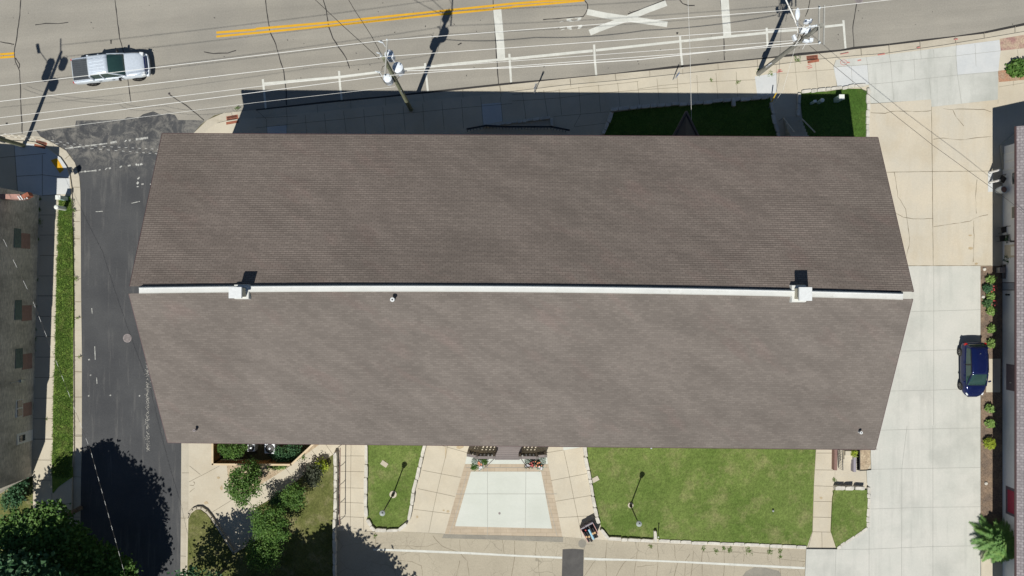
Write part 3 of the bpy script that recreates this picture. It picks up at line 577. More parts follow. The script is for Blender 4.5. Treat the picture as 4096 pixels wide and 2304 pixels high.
for zf, x, y, w, h in ((ZI, 1060, 200, 40, 22), (ZI, 905, 815, 12, 9), (ZI, 945, 825, 16, 14), (ZI, 650, 878, 12, 14), (ZH, 300, 742, 24, 14), (ZH, 420, 500, 16, 12), (ZK, 455, 695, 16, 12), (ZM, 1005, 1120, 18, 8), (ZM, 1008, 1228, 22, 12), (ZM, 1055, 1356, 14, 10), (ZH, 450, 600, 14, 26), (ZI, 925, 260, 6, 60)):
    P = [zf(x + w * math.cos(a * .5236) * rs_.uniform(.7, 1.2), y + h * math.sin(a * .5236) * rs_.uniform(.7, 1.2)) for a in range(12)]; zz = .017 if zf in (ZI, ZH, ZK) else Zs + .008; mb.sheet([G(q, zz) for q in P], zz)
mb.build('rust_stain', M['stain'], forecourt)
# painted marks on the main street
zp = .009
lines(ZA, ['2090,315 2473,285', '2090,353 2473,318', '0,525 135,515', '0,556 138,546'], .17, zp, 'yellow_paint', street, 'centre_line', .08)
lines(ZB, ['0,278 700,218 1300,155 1800,105 2473,35', '0,318 700,250 1300,188 1800,138 2473,70'], .17, zp, 'yellow_paint', street, 'centre_line', .08)
lines(ZC, ['0,35 400,5 900,-30', '0,65 400,32 700,3'], .17, zp, 'yellow_paint', street, 'centre_line', .08)
lines(ZB, ['75,810 800,745 1200,695', '1400,672 2000,610 2473,565'], .2, zp, 'white_paint', street, 'parking_line', .1)
lines(ZC, ['0,568 780,490', '810,486 1615,400 2473,315'], .2, zp, 'white_paint', street, 'parking_line', .1)
lines(ZD, ['0,308 280,288', '550,258 735,238'], .19, zp, 'white_paint', street, 'parking_line', .1)
for zf, s in ((ZB, '66,765 80,900 95,1052'), (ZB, '802,685 812,830 830,975'), (ZB, '1632,610 1645,740 1662,895'), (ZB, '2447,520 2457,680 2465,808'), (ZC, '793,430 800,580 815,733'), (ZC, '1623,350 1632,500 1648,660'), (ZC, '2460,268 2470,460'), (ZD, '728,195 738,330 750,475')):
    lines(zf, [s], .16, zp + .003, 'white_paint', street, 'parking_tick', .08)
lines(ZB, ['2330,92 2345,250 2362,440 2370,580'], .62, zp + .001, 'white_paint', street, 'stop_bar', .03)
lines(ZC, ['2050,-60 2062,100 2080,350'], .62, zp + .001, 'white_paint', street, 'stop_bar', .03)
lines(ZC, ['725,115 900,150 1110,180 1500,235'], .46, zp + .005, 'white_paint', street, 'crossing_mark', .04)
lines(ZC, ['750,315 900,255 1110,180 1300,100 1490,30'], .46, zp + .008, 'white_paint', street, 'crossing_mark', .04)
mb = MB()
for s in ('600,330 950,275 950,300 830,330 800,345 860,425 980,440 970,470 780,480 700,455 580,420', '1000,275 1365,245 1360,300 1320,370 1230,430 1010,455 1010,425 1150,410 1160,360 1190,300 1010,310', '235,500 265,475 440,440 440,465 280,500 245,525',
          '265,760 520,720 530,760 265,800', '580,725 910,675 905,715 850,740 840,790 880,870 800,890 700,850 640,850 625,760', '1060,700 1180,660 1190,690 1070,715', '1195,650 1380,630 1405,700 1360,780 1270,830 1160,855 1210,740', '295,925 340,880 510,835 510,860 350,910'):
    mb.sheet(pts(RL, s), zp)
mb.build('road_letters', M['white_paint'], street)
# faded crossing on the side street
mb = MB(); rng = random.Random(8)
for zf, (x0, y0, x1, y1), gaps in ((ZE, (540, 195, 890, 152), 0), (ZE, (915, 148, 970, 138), 0), (ZE, (1125, 120, 1232, 105), 0), (ZE, (655, 390, 800, 376), 0)):
    n = 10 if x1 - x0 > 120 else 1
    for i in range(n):
        a = (x0 + (x1 - x0) * i / n, y0 + (y1 - y0) * i / n); b = (x0 + (x1 - x0) * (i + .95) / n, y0 + (y1 - y0) * (i + .95) / n)
        A_, B_ = G(zf(*a)), G(zf(*b)); mb.ribbon([A_, B_], (.16 if n == 1 else rng.uniform(.05, .14)), .009)
for x, y in ((825, 372), (880, 362), (910, 358), (1000, 346), (1070, 336), (1130, 328), (1145, 330), (1170, 325), (1075, 128), (1040, 132), (1140, 480), (1142, 510), (1180, 490), (1148, 440), (1250, 490)):
    p = G(ZE(x, y)); mb.box((p.x, p.y, .009), (.12 + rng.random() * .12, .06 + rng.random() * .1, .001), rng.random())
lo = [(1088, 648, 1160, 632), (792, 718, 852, 714)]
for a in lo: mb.ribbon([G(ZE(a[0], a[1])), G(ZE(a[2], a[3]))], .05, .009)
for x, y0, y1 in ((760, 275, 320), (785, 590, 700), (800, 850, 900)): mb.ribbon([G(ZF(x, y0)), G(ZF(x + 4, y1))], .06, .009)
for x, y in ((738, 700), (735, 1000), (915, 996), (1156, 1000), (750, 830)): p = G(ZF(x, y)); mb.box((p.x, p.y, .009), (.12, .1, .001), .5)
mb.build('faded_crossing_paint', M['worn_paint'], side)
mb = MB(); mb.sheet(pts(ZE, '420,292 472,272 530,370 495,400', z + .008), z + .008); mb.build('tactile_strip', M['tactile'], pave_w)
# scuffed strip of bare chippings on the side street
mb = MB()
for i in range(420):
    t = rng.random(); x = 1222 + rng.gauss(0, 8); y = 720 + t * 740; p = G(ZF(x, y)); s_ = rng.uniform(.015, .04); mb.box((p.x, p.y, .008), (s_, s_, .004), rng.random() * 3)
for i in range(60):
    p = G((rng.uniform(610, 700), rng.uniform(1480, 1520)))
mb.build('loose_chippings', M['stone'], side)
# utility spray marks
mb = MB(); zq = Zs + .012
for zf, s, w in ((P4, '590,1270 660,1262', .07), (P4, '575,1310 680,1290', .09), (P4, '600,1290 650,1283', .07), (P4, '1135,1170 1190,1160', .06), (P4, '1115,1215 1210,1185', .06), (P4, '1140,1240 1220,1215', .08), (ZD, '1060,530 1130,520', .1), (ZD, '865,585 900,578', .1), (ZD, '1800,382 1835,376', .1), (ZD, '1440,462 1470,455', .1), (ZD, '700,525 780,508', .06), (ZD, '715,600 750,600', .05), (ZD, '760,603 790,603', .09)):
    mb.ribbon(pts(zf, s, zq), w, zq)
c = G(ZD(732, 603), zq)
mb.ribbon([(c.x + .26 * math.cos(a * .314), c.y + .2 * math.sin(a * .314), zq) for a in range(21)], .04, zq + .002)
mb.build('spray_marks', M['red_paint'], pave)

# ------------------------------------------------------------------ main building
ke, kr = .153, .2315
eNL, eNR = GK((649, 534), ke), GK((3511, 550), ke); eSL, eSR = GK((671, 1770), ke), GK((3501, 1798), ke)
rNL, rNR = GK((519, 1145), kr - .001), GK((3654, 1167), kr - .001); rSL, rSR = GK((516, 1174), kr), GK((3651, 1196), kr)
church = thing('long_building', 'long building under two brown shingled roof slopes split by a white parapet', 'building', ((eNL.x + eSR.x) / 2, 0, 0))
def roof_slope(eL, eR, rL, rR, mat, n=76):
    """courses of shingles, each laid over the one below"""
    mb = MB(); th = .012
    NC = 20; rg = random.Random(n)
    sag = [[rg.uniform(-.012, .012) for _ in range(NC + 1)] for _ in range(n + 1)]
    def pt(t, u, dz):
        p = eL.lerp(rL, t).lerp(eR.lerp(rR, t), u); b = 4 * u * (1 - u) * t * .262
        i = round(t * n); e = 0 if u in (0, 1) or i in (0, n) else sag[i][round(u * NC)]
        return (p.x, p.y + b + e, p.z + dz)
    for i in range(n):
        a0, a1 = i / n, (i + 1) / n
        V = [pt(a0, j / NC, th) for j in range(NC + 1)] + [pt(a1, j / NC, 0) for j in range(NC + 1)] + [pt(a0, j / NC, -(.0 if i else .2)) for j in range(NC + 1)]
        q = NC + 1
        mb.add(V, [(j, j + 1, q + j + 1, q + j) for j in range(NC)] + [(2 * q + j, 2 * q + j + 1, j + 1, j) for j in range(NC)])
    b = len(mb.v)
    V = [eL, eR, rR, rL]; D = Vector((0, 0, -.2))
    mb.add([v + D for v in V] + V, [(3, 2, 1, 0), (1, 2, 6, 5), (3, 0, 4, 7)])
    return mb.build('roof', M[mat], church)
rf = roof_slope(eNL, eNR, rNL, rNR, 'roof_n'); rs = roof_slope(eSR, eSL, rSR, rSL, 'roof_s')
rf['label'] = 'darker north roof slope'; rs['label'] = 'lighter south roof slope'
mb = MB()
for a, b in ((eNL, rNL), (eNR, rNR), (eSL, rSL), (eSR, rSR), (eNL, eNR), (eSL, eSR)):
    d = (b - a); mb.tube([a + Vector((0, 0, -.05)), b + Vector((0, 0, -.05))], .06, 4)
mb.build('roof_trim', M['trim_dark'], church)
# walls
def inset(p, q, t=.5): return p + (q - p).normalized() * t
cx = .45
wl = [(eNL.x + cx, eNL.y - cx), (eNR.x - cx, eNR.y - cx), (eSR.x - cx, eSR.y + cx), (eSL.x + cx, eSL.y + cx)]
zw = eNL.z - .05
mb = MB(); mb.prism([Vector((x, y, 0)) for x, y in wl], -.1, zw)
ym = 0.0; zr = rNL.z - .55
for x in (wl[0][0], wl[1][0] - .3):
    mb.add([(x, wl[0][1] - .01, zw), (x, wl[3][1] + .01, zw), (x, -.4, zr - .1), (x, .2, zr - .1), (x + .3, wl[0][1] - .01, zw), (x + .3, wl[3][1] + .01, zw), (x + .3, -.4, zr - .1), (x + .3, .2, zr - .1)], [(0, 1, 2, 3), (7, 6, 5, 4), (0, 3, 7, 4), (2, 1, 5, 6)])
mb.build('wall', M['brick_main'], church)
for sy, y0 in ((1, wl[0][1]), (-1, wl[3][1])):
    for i in range(14):
        x = wl[0][0] + 2.2 + i * (wl[1][0] - wl[0][0] - 4.4) / 13
        yy = y0 + (wl[1][1] - wl[0][1] if sy > 0 else wl[2][1] - wl[3][1]) * i / 13
        for zc in (2.2, 5.8):
            if zc < 3 and abs(x + .5) < 4: continue
            w_ = MB(); w_.box((x, yy, zc), (1.1, .16, 1.6)); wo_ = w_.build('window', M['white_trim'], church)
            MB().box((x, yy + sy * .07, zc), (.92, .08, 1.42)).build('pane', M['glass'], wo_)
# parapet between the roofs
def parab(P_l, P_r, n=24):
    out = []
    for i in range(n + 1):
        t = i / n; k = 4 * t * (1 - t); out.append(((P_l[0] + (P_r[0] - P_l[0]) * t), P_l[1] + (P_r[1] - P_l[1]) * t - 17.5 * k))
    return out
mb = MB(); A = parab((556, 1141), (3612, 1166)); kT = kr + .004
prof = [(1.5, kr - .004), (11, kT), (29, kT), (38.5, kr - .006)]; V = []; 
for (x, y) in A:
    for dy, k in prof: V.append(GK((x, y + dy), k))
n = len(A); q = len(prof)
Fc = [(i * q + j, i * q + j + 1, (i + 1) * q + j + 1, (i + 1) * q + j) for i in range(n - 1) for j in range(q - 1)]
Fc += [tuple(range(q))[::-1], tuple(range((n - 1) * q, n * q))]
mb.add(V, Fc); mb.build('parapet', M['membrane'], church)
mb = MB(); mb.tube([GK((x, y + 11.3), kT) + Vector((0, 0, .0)) for x, y in A], .035, 5); mb.build('parapet_edge', M['cap_white'], church)
def chimney(cap, base, label):
    """cap, base: x0,y0,x1,y1 in picture pixels"""
    kb, kc = kr - .002, .251
    a, b = GK(cap[:2], kc), GK(cap[2:], kc); c = (a + b) / 2; w, d = b.x - a.x, a.y - b.y
    f0, f1 = GK(base[:2], kb + .005), GK(base[2:], kb + .005)
    o = MB(); fx = (f0 + f1) / 2; o.box((c.x, fx.y, kb * H + .05), (w * 1.25, f0.y - f1.y, .5), taper=.9)
    ch = o.build('chimney', M['membrane'], church); 
    MB().box((c.x, c.y, (kb + kc) / 2 * H), (w * .74, d * .78, (kc - kb) * H)).build('chimney_stack', M['brick_pale'], ch)
    MB().box((c.x, c.y, kc * H), (w, d, .16)).build('chimney_cap', M['cap_white'], ch, bevel=.02); ch['label'] = label
chimney((916, 1147.5, 968, 1193), (947, 1136, 1009, 1198), 'left chimney with white cap')
chimney((3195, 1148, 3247, 1203), (3150, 1138, 3222, 1211), 'right chimney with white cap')
def roofpt(px, py):
    """point of the south slope seen at a pixel"""
    nrm = (eSR - eSL).cross(rSL - eSL); o = Vector((0, 0, H)); d = G((px, py)) - o; t = (eSL - o).dot(nrm) / d.dot(nrm); return o + d * t
for (px, py, r, h, mt, lb) in ((1574, 1198, .14, .5, 'cap_white', 'white flared vent pipe'), (787, 1717, .1, .45, 'iron', 'vent pipe near the lower left roof edge'), (3435, 1727, .1, .4, 'cap_white', 'vent pipe near the lower right roof edge')):
    c = roofpt(px, py); mb = MB(); mb.lathe((c.x * 1.0, c.y, c.z - .1), [(r * .7, 0), (r * .7, h * .8), (r, h), (r * .95, h + .06)], 14); v = mb.build('vent_pipe', M[mt], church, smooth=False); v['label'] = lb
    MB().lathe((c.x, c.y, c.z - .1), [(r * .35, h + .02), (r * .35, h + .07)], 10).build('pipe_opening', M['black'], v)
# gabled porch on the north side
po = thing('porch', 'shaded gabled porch with an arched dark roof under the north eave', 'porch', G((2744, 540)))
ap = GK((2744, 450), .055); 
for sx in (-1, 1):
    foot = GK((2742 + sx * 52, 552), .042); mid = GK((2742, 560), .058)
    V = [ap, foot, mid]; D = Vector((0, 0, .06)); q = [(0, 1, 2), (5, 4, 3), (0, 3, 4, 1), (1, 4, 5, 2), (2, 5, 3, 0)]
    MB().add(V + [v + D for v in V], q).build('roof_slope', M['dark_frame'], po)
    MB().tube([ap + Vector((0, .05, .1)), foot + Vector((0, .05, .1))], .1, 4).build('barge_board', M['rail_dark'], po)
for sx in (-1, 1): MB().box((ap.x + sx * .7, ap.y - 1.5, 1.1), (.12, .12, 2.2)).build('post', M['rail_dark'], po)
# shaded stair on the north side with handrails
st = thing('north_stairs', 'shaded concrete stairs with two handrails rising to the north wall', 'stairs', G(ZD(225, 1140)))
a, b = G(ZD(150, 1130)), G(ZD(300, 1130)); mb = MB()
for i in range(8): mb.box(((a.x + b.x) / 2 + .08 * i * .4, a.y - .15 - i * .28, .1 + .085 * i), (1.35, .3, .17 * (i + 1)))
mb.build('steps', M['gutter'], st)
for s_ in ('150,1140 195,1310', '330,1150 390,1310'):
    P = pts(ZD, s_, 1.0); P[1].z = 2.2; mb = MB(); mb.tube(P, .05, 6); mb.tube([P[0], (P[0].x, P[0].y, .1)], .035, 6); mb.build('handrail', M['xarm'], st)
# sunken window well with dark fence
o = thing('well_fence', 'low black picket railing bowing round the shaded window well', 'railing', G((2060, 530)))
zo = zone(1800, 440, 4.293); P = pts(zo, '290,325 620,265 960,285 1450,285 1740,285 2050,345', 1.0); mb = MB(); mb.band(P, .12, .9, 1.0); mb.build('top_rail', M['black'], o)
mb = MB()
for a, b in zip(P[:-1], P[1:]):
    n = int((b - a).length / .22)
    for i in range(n): q = a.lerp(b, i / n); mb.box((q.x, q.y, .5), (.04, .04, .84))
mb.build('picket', M['black'], o)
# ------------------------------------------------------------------ left building
lb = thing('brick_building', 'old dark brick building in shade at the left edge, with glass block windows', 'building', G((100, 1300)))
wx0, wy0 = 162, 782; wx1, wy1 = 131.5, 1903
def wallx(gy):
    """ground x (m) of the east wall at ground y (m)"""
    a, b = G((wx0, wy0)), G((wx1, wy1)); return a.x + (b.x - a.x) * (gy - a.y) / (b.y - a.y)
A_, B_ = G((wx0, wy0)), G((wx1, wy1)); C2 = G((-60, 2010)); D2 = Vector((C2.x - 14, C2.y + 2, 0)); E2 = Vector((D2.x, A_.y + 1.2, 0))
prof = [(0, .112), (.25, .110), (.25, .106), (.55, .104), (.55, .100), (.8, .098), (.8, .084), (1, .081)]
mb = MB(); top = [A_.lerp(B_, t) + Vector((0, 0, k * H)) for t, k in prof]; bot = [Vector((p.x, p.y, -.1)) for p in top]
n = len(top)
mb.add(bot + top, [(i + 1, i, n + i, n + i + 1) for i in range(n - 1)])
inn = [Vector((p.x - .35, p.y, p.z)) for p in top]
mb.add(top + inn, [(i, n + i, n + i + 1, i + 1) for i in range(n - 1)])
mb.add(inn + [Vector((p.x, p.y, 4.2)) for p in inn], [(i, i + 1, n + i + 1, n + i) for i in range(n - 1)])
hs = .081 * H; hn = .112 * H
for P, Q, h0, h1 in ((B_, C2, hs, hs), (C2, D2, hs, hs), (D2, E2, hs, hn), (E2, A_, hn, hn)):
    mb.add([(P.x, P.y, -.1), (Q.x, Q.y, -.1), (Q.x, Q.y, h1), (P.x, P.y, h0)], [(0, 1, 2, 3)])
mb.build('wall', M['brick_old'], lb)
MB().sheet([Vector((A_.x - .3, A_.y, 0)), Vector((B_.x - .3, B_.y, 0)), C2, D2, E2], 4.3).build('roof', M['patch_dark'], lb)
def lwin(zf, x0, x1, y0, y1, mt, nm, frame=None, dz=.04, label=None):
    """opening on the east wall: picture x gives height, picture y the place along it"""
    p0, p1 = zf(x0, y0), zf(x1, y1)
    gy0 = G(p0).y; gy1 = G(p1).y
    xw = wallx((gy0 + gy1) / 2) * S
    k1 = 1 - xw / (p0[0] - 2048); k0 = 1 - xw / (p1[0] - 2048)
    k0 = max(k0, .001); km = (k0 + k1) / 2; gy0 *= 1 - km; gy1 *= 1 - km
    c = ((wallx((gy0 + gy1) / 2)), (gy0 + gy1) / 2, km * H)
    o = MB().box((c[0] - .05 + dz, c[1], c[2]), (.1, abs(gy1 - gy0), (k1 - k0) * H), R(.1)).build(nm, M[mt], lb)
    if label: o['label'] = label
    return o, c, abs(gy1 - gy0), (k1 - k0) * H
for y0, y1, x0, x1, x2, zf in ((857, 1015, 115, 172, 250, ZE), (207, 370, 120, 178, 262, ZF), (608, 770, 125, 185, 265, ZF)):
    lwin(zf, x1 + 2, x2, y0 + 5, y1 + 8, 'brick_patch', 'brick_infill', dz=.012)
    lwin(zf, x0, x1, y0, y1, 'glass_block', 'window', label='glass block window')
o, c, w_, h_ = lwin(ZF, 130, 186, 1030, 1175, 'white_trim', 'window', label='white framed sash window'); lwin(ZF, 190, 262, 1035, 1165, 'brick_patch', 'brick_infill', dz=.012)
for s in (-1, 1): MB().box((c[0] + .03, c[1] + s * w_ * .25, c[2]), (.1, w_ * .4, h_ * .72)).build('pane', M['glass'], o)
o, c, w_, h_ = lwin(ZG, 162, 312, 55, 160, 'white_trim', 'door', label='white door with a window'); MB().box((c[0] + .03, c[1], c[2] + h_ * .2), (.1, w_ * .55, h_ * .34)).build('pane', M['glass'], o)
mb = MB(); y = G((0, 1530)).y; xw = wallx(y * .96)
mb.tube([(xw + .05, y * .955, 2.9), (xw + .05, y * .95, 1.9), (xw + .05, y * .95, 1.2)], .03, 5); mb.box((xw + .09, y * .953, 1.75), (.14, .22, .3)); mb.build('conduit', M['metal'], lb)
# projecting sign
c = GK((60, 787), .078); o = thing('projecting_sign', 'red brick coloured blade sign with white stripes jutting from the brick building corner', 'sign', GK((110, 787), .07))
e = GK((112, 786), .078)
MB().box(((e.x - 3 + e.x) / 2 - .3, e.y, e.z - .35), (2.5, .36, .8)).build('sign_body', M['brick_patch'], o, bevel=.02)
mb = MB()
for i in range(4): mb.box((e.x - .6 + .17 * i, e.y - .12 + .03 * i, e.z + .06), (.07, .34, .05), .6)
mb.build('stripe', M['white_trim'], o)
MB().box((e.x - .1, e.y + .06, e.z - .1), (.5, .3, .5), .5).build('sign_tip', M['rust'], o)

# ------------------------------------------------------------------ right building
rb = thing('stucco_house', 'white walled building at the right edge under a purple-grey shingled roof', 'building', G((4020, 1300)))
xe = (2018) * .93 / S; kR = .07; zE = kR * H; yN = 647 * .93 / S; xw = 1957.5 / S; yS = -34.0; xr = xe + 6.6; zR = zE + 2.6
mb = MB(); n = 33
for i in range(n):
    a0, a1 = i / n, (i + 1) / n; x0, x1 = xe + (xr - xe) * a0, xe + (xr - xe) * a1; z0, z1 = zE + (zR - zE) * a0 + .02, zE + (zR - zE) * a1
    mb.add([(x0, yN, z0), (x0, yS, z0), (x1, yS, z1), (x1, yN, z1), (x0, yN, z0 - .03), (x0, yS, z0 - .03)], [(0, 1, 2, 3), (4, 5, 1, 0)])
mb.add([(xe, yN, zE - .18), (xe, yS, zE - .18), (xe, yS, zE), (xe, yN, zE)], [(0, 1, 2, 3)])
mb.add([(xe, yN, zE - .18), (xr, yN, zR - .18), (xr, yN, zR), (xe, yN, zE)], [(3, 2, 1, 0)])
mb.add([(xr, yN, zR), (xr, yS, zR), (xr + 6.6, yS, zE), (xr + 6.6, yN, zE)], [(0, 1, 2, 3)])
mb.add([(xe, yN, zE - .18), (xe, yS, zE - .18), (xr + 6.6, yS, zE - .18), (xr + 6.6, yN, zE - .18)], [(0, 1, 2, 3)])
mb.build('roof', M['roof_right'], rb)
MB().box((xe - .04, (yN + yS) / 2, zE - .06), (.07, yN - yS, .13)).build('roof_edge', M['trim_dark'], rb)
yw = yN - .75
mb = MB(); mb.box(((xw + xr + 5.6) / 2, (yw + yS + .6) / 2, (zE - .2) / 2), (xr + 5.6 - xw, yw - yS - .6, zE - .2)); mb.build('wall', M['white_wall'], rb)
def rwin(zf, x0, x1, y0, y1, mt, nm, zmax=None, dep=.08, label=None, proud=.02):
    p0, p1 = zf(x0, y0), zf(x1, y1)
    k0 = 1 - 1957.5 / (p0[0] - 2048) if p0[0] - 2048 > 1957.5 else .001
    k1 = 1 - 1957.5 / (p1[0] - 2048)
    if zmax: k1 = zmax / H
    km = (k0 + min(k1, .03)) / 2; a, b = G(p0).y * (1 - km), G(p1).y * (1 - km)
    o = MB().box((xw - proud + dep / 2, (a + b) / 2, (k0 + k1) / 2 * H), (dep, abs(a - b), (k1 - k0) * H)).build(nm, M[mt], rb)
    if label: o['label'] = label
    return o, (xw - proud, (a + b) / 2, (k0 + k1) / 2 * H), abs(a - b), (k1 - k0) * H
for zf, x0, y0, y1, zt in ((Q4, 602, 960, 1165, 2.3), (Q5, 596, 10, 205, 2.3)):
    o, c, w_, h_ = rwin(zf, x0, 670, y0, y1, 'white_trim', 'window', zt); MB().box((c[0] - .01, c[1], c[2] + .05), (.05, w_ * .8, h_ * .84)).build('pane', M['glass'], o)
o, c, w_, h_ = rwin(Q5, 505, 670, 575, 760, 'door_tan', 'door', 2.1, label='tan recessed door'); MB().box((c[0] - .01, c[1], c[2] + .3), (.03, w_ * .7, h_ * .5)).build('door_panel', M['white_trim'], o)
o, c, w_, h_ = rwin(ZL, 1303, 1368, 948, 1165, 'door_dark', 'door', 2.1, label='dark violet door'); MB().box((c[0] - .02, c[1] - .4, 1.1), (.05, .05, .15)).build('handle', M['metal'], o)
o, c, w_, h_ = rwin(ZK, 2240, 2308, 595, 865, 'door_dark', 'door', 2.1, label='deep red door', proud=.02); MB().box((c[0] - .01, c[1], c[2] + .1), (.04, w_ * .8, h_ * .8)).build('door_panel', M['door_red'], o)
o, c, w_, h_ = rwin(Q4, 470, 670, 690, 940, 'white_trim', 'door', 2.1, label='wide white panel door')
for s in (-1, 1): MB().box((c[0] - .01, c[1] + s * w_ * .24, c[2]), (.04, w_ * .36, h_ * .7)).build('door_panel', M['white_wall'], o)
for zf, x, y in ((Q5, 640, 525), (Q5, 570, 1298)):
    p = zf(x, y); k = max(.004, 1 - 1957.5 / (p[0] - 2048)); c = GK(p, k); mb = MB(); mb.box((xw - .1, c.y, k * H), (.2, .12, .1)); mb.lathe((xw - .2, c.y, k * H - .15), [(.05, 0), (.09, .1), (.03, .3)], 8); mb.build('wall_lamp', M['black'], rb)
# stoop
struct('stoop', MB().prism([G((3993, 583)), G((4061, 530)), G((4100, 530)), G((4100, 680)), G((4001, 680))], 0, .3), M['gutter'])
# two bollards
for y, lb_ in ((975, 'upper of two white bollards on the shadow edge beside the house'), (1122, 'lower of two white bollards on the shadow edge beside the house')):
    c = G(Q4(285, y), Zs); o = thing('bollard', lb_, 'bollard', (c.x, c.y, Zs), 'white bollards'); MB().lathe((c.x, c.y, Zs), [(.085, 0), (.085, 1.15), (.06, 1.2)], 14).build('post', M['white_trim'], o)
    MB().lathe((c.x, c.y, Zs), [(.12, 0), (.12, .02)], 14).build('foot', M['metal'], o)
struct('white_pad', MB().sheet([G(Q4(262, 965), Zs + .02), G(Q4(335, 960), Zs + .02), G(Q4(335, 1255), Zs + .02), G(Q4(260, 1258), Zs + .02)], Zs + .02), M['white_conc'])
def barrel(px, r, h, label):
    c = G(px, Zs); o = thing('planter_barrel', label, 'planter', (c.x, c.y, Zs)); MB().lathe(c, [(r * .75, 0), (r, h * .6), (r * .95, h), (r * .8, h), (r * .8, h - .1)], 16).build('tub', M['porcelain'], o)
    MB().lathe(c, [(r * .8, h - .12), (r * .8, h - .08)], 14).build('soil', M['rail_red'], o)
barrel((3990, 763), .3, .8, 'pale tub planter of dead stems against the white house')
def chair(px, rz, label):
    c = G(px, Zs); o = thing('garden_chair', label, 'chair', (c.x, c.y, Zs), rz=rz, group='chairs on the shaded house walk')
    MB().box((0, 0, .44), (.46, .46, .03)).build('seat', M['dark_frame'], o, local=True)
    mb = MB()
    for i in range(5): mb.box((.22, -.2 + .1 * i, .68), (.02, .02, .46))
    mb.tube([(.22, -.24, .44), (.24, -.24, .94), (.24, .24, .94), (.22, .24, .44)], .018, 5); mb.build('backrest', M['dark_frame'], o, local=True)
    for sx in (-1, 1):
        for sy in (-1, 1): MB().tube([(sx * .2, sy * .21, 0), (sx * .21, sy * .21, .44)], .015, 5).build('leg', M['dark_frame'], o, local=True)
chair((3996, 720), 2.6, 'dark metal chair beside the tub planter'); chair((4001, 921), .2, 'dark metal chair below the second window'); chair((3995, 955), .1, 'slatted dark chair beside the potted bush')
o = thing('garden_bench', 'dark shaded bench with a red cushion against the house', 'bench', G(Q5(480, 960)))
c = G(Q5(470, 965)); MB().box((c.x, c.y, .5), (.5, 1.1, .06)).build('seat', M['rail_dark'], o); MB().box((c.x + .22, c.y, .85), (.08, 1.1, .5)).build('backrest', M['dark_frame'], o); MB().box((c.x + .16, c.y, .8), (.05, 1.0, .4)).build('cushion', M['door_red'], o)
for s in (-1, 1): MB().box((c.x, c.y + s * .5, .3), (.45, .06, .46)).build('leg', M['rail_dark'], o)
o = thing('storage_box', 'small pale slatted box beside the bench in shade', 'box', G(Q5(400, 940))); c = G(Q5(400, 945)); MB().box((c.x, c.y, .36), (.42, .4, .44)).build('body', M['xarm'], o); MB().box((c.x, c.y, .6), (.46, .44, .05)).build('lid', M['deck'], o)
o = thing('shutter_panel', 'dark louvred shutter panel leaning on the house wall', 'shutter', G(Q5(510, 1178))); c = G(Q5(450, 1178)); MB().box((c.x + .03, c.y, .85), (.06, .62, 1.4)).build('frame', M['dark_frame'], o); mb = MB()
for i in range(12): mb.box((c.x - .01, c.y, .25 + i * .11), (.05, .52, .05))
mb.build('louvre', M['sign_grey'], o)

# ------------------------------------------------------------------ plants
def rand_rot(rng, tilt):
    e = Euler((rng.gauss(0, tilt), rng.gauss(0, tilt), rng.uniform(0, 6.283))); return e.to_matrix()
def leafcloud(lobes, n, size, rng, clump=18, cr=.28, tilt=.6, shell=.55, el=1.0):
    """n leaf clumps spread through ellipsoid lobes (x,y,z,rx,rz), each clump a bunch of small leaf faces"""
    mb = MB(); tot = sum(l[3] ** 2 for l in lobes)
    V = []; Fc = []
    for l in lobes:
        m = max(3, int(n * l[3] ** 2 / tot))
        for _ in range(m):
            while True:
                d = Vector((rng.gauss(0, 1), rng.gauss(0, 1), rng.gauss(0, 1)))
                if d.length > .01: break
            d.normalize()
            if d.z < -.3 and rng.random() < .6: d.z *= -1
            rr = rng.uniform(shell, 1.08) ** .6 * rng.uniform(.88, 1.08)
            c = Vector((l[0] + d.x * l[3] * rr, l[1] + d.y * l[3] * rr, l[2] + d.z * l[4] * rr))
            for _ in range(clump):
                q = c + Vector((rng.gauss(0, cr), rng.gauss(0, cr), rng.gauss(0, cr * .7))); s = size * rng.uniform(.6, 1.3); M3 = rand_rot(rng, tilt)
                b = len(V)
                for x, y in ((-.5 * el, 0), (0, -.32), (.5 * el, 0), (0, .32)): v = q + M3 @ Vector((x * s, y * s, 0)); V.append((v.x, v.y, max(v.z, .03)))
                Fc.append((b, b + 1, b + 2, b + 3))
    mb.add(V, Fc); return mb
def tree(name, label, px, lobes, n, size, mat, seed, trunk_r=.12, cat='tree', group=None, part='crown', cr=.28, clump=18, shell=.55, tilt=.6, base=None):
    rng = random.Random(seed); g = base or G(px); o = thing(name, label, cat, (g.x, g.y, 0), group)
    L = [(g.x + l[0], g.y + l[1], l[2], l[3], l[4]) for l in lobes]
    leafcloud(L, n, size, rng, clump, cr, tilt, shell).build(part, M[mat], o)
    zt = sum(l[2] for l in lobes) / len(lobes); mb = MB(); mb.tube([(g.x, g.y, -.05), (g.x + .05, g.y, zt * .5), (g.x, g.y + .05, zt)], trunk_r, 8, r1=trunk_r * .5)
    for l in L[:7]: mb.tube([(g.x, g.y, zt * .45), ((g.x + l[0]) / 2, (g.y + l[1]) / 2, (zt * .45 + l[2]) / 2 + .1), (l[0], l[1], l[2])], trunk_r * .45, 5, r1=trunk_r * .12)
    mb.build('trunk', M['bark'], o); return o
def vg(x, y): return Vector((x / S, -y / S, 0))      # ground point from centred picture units
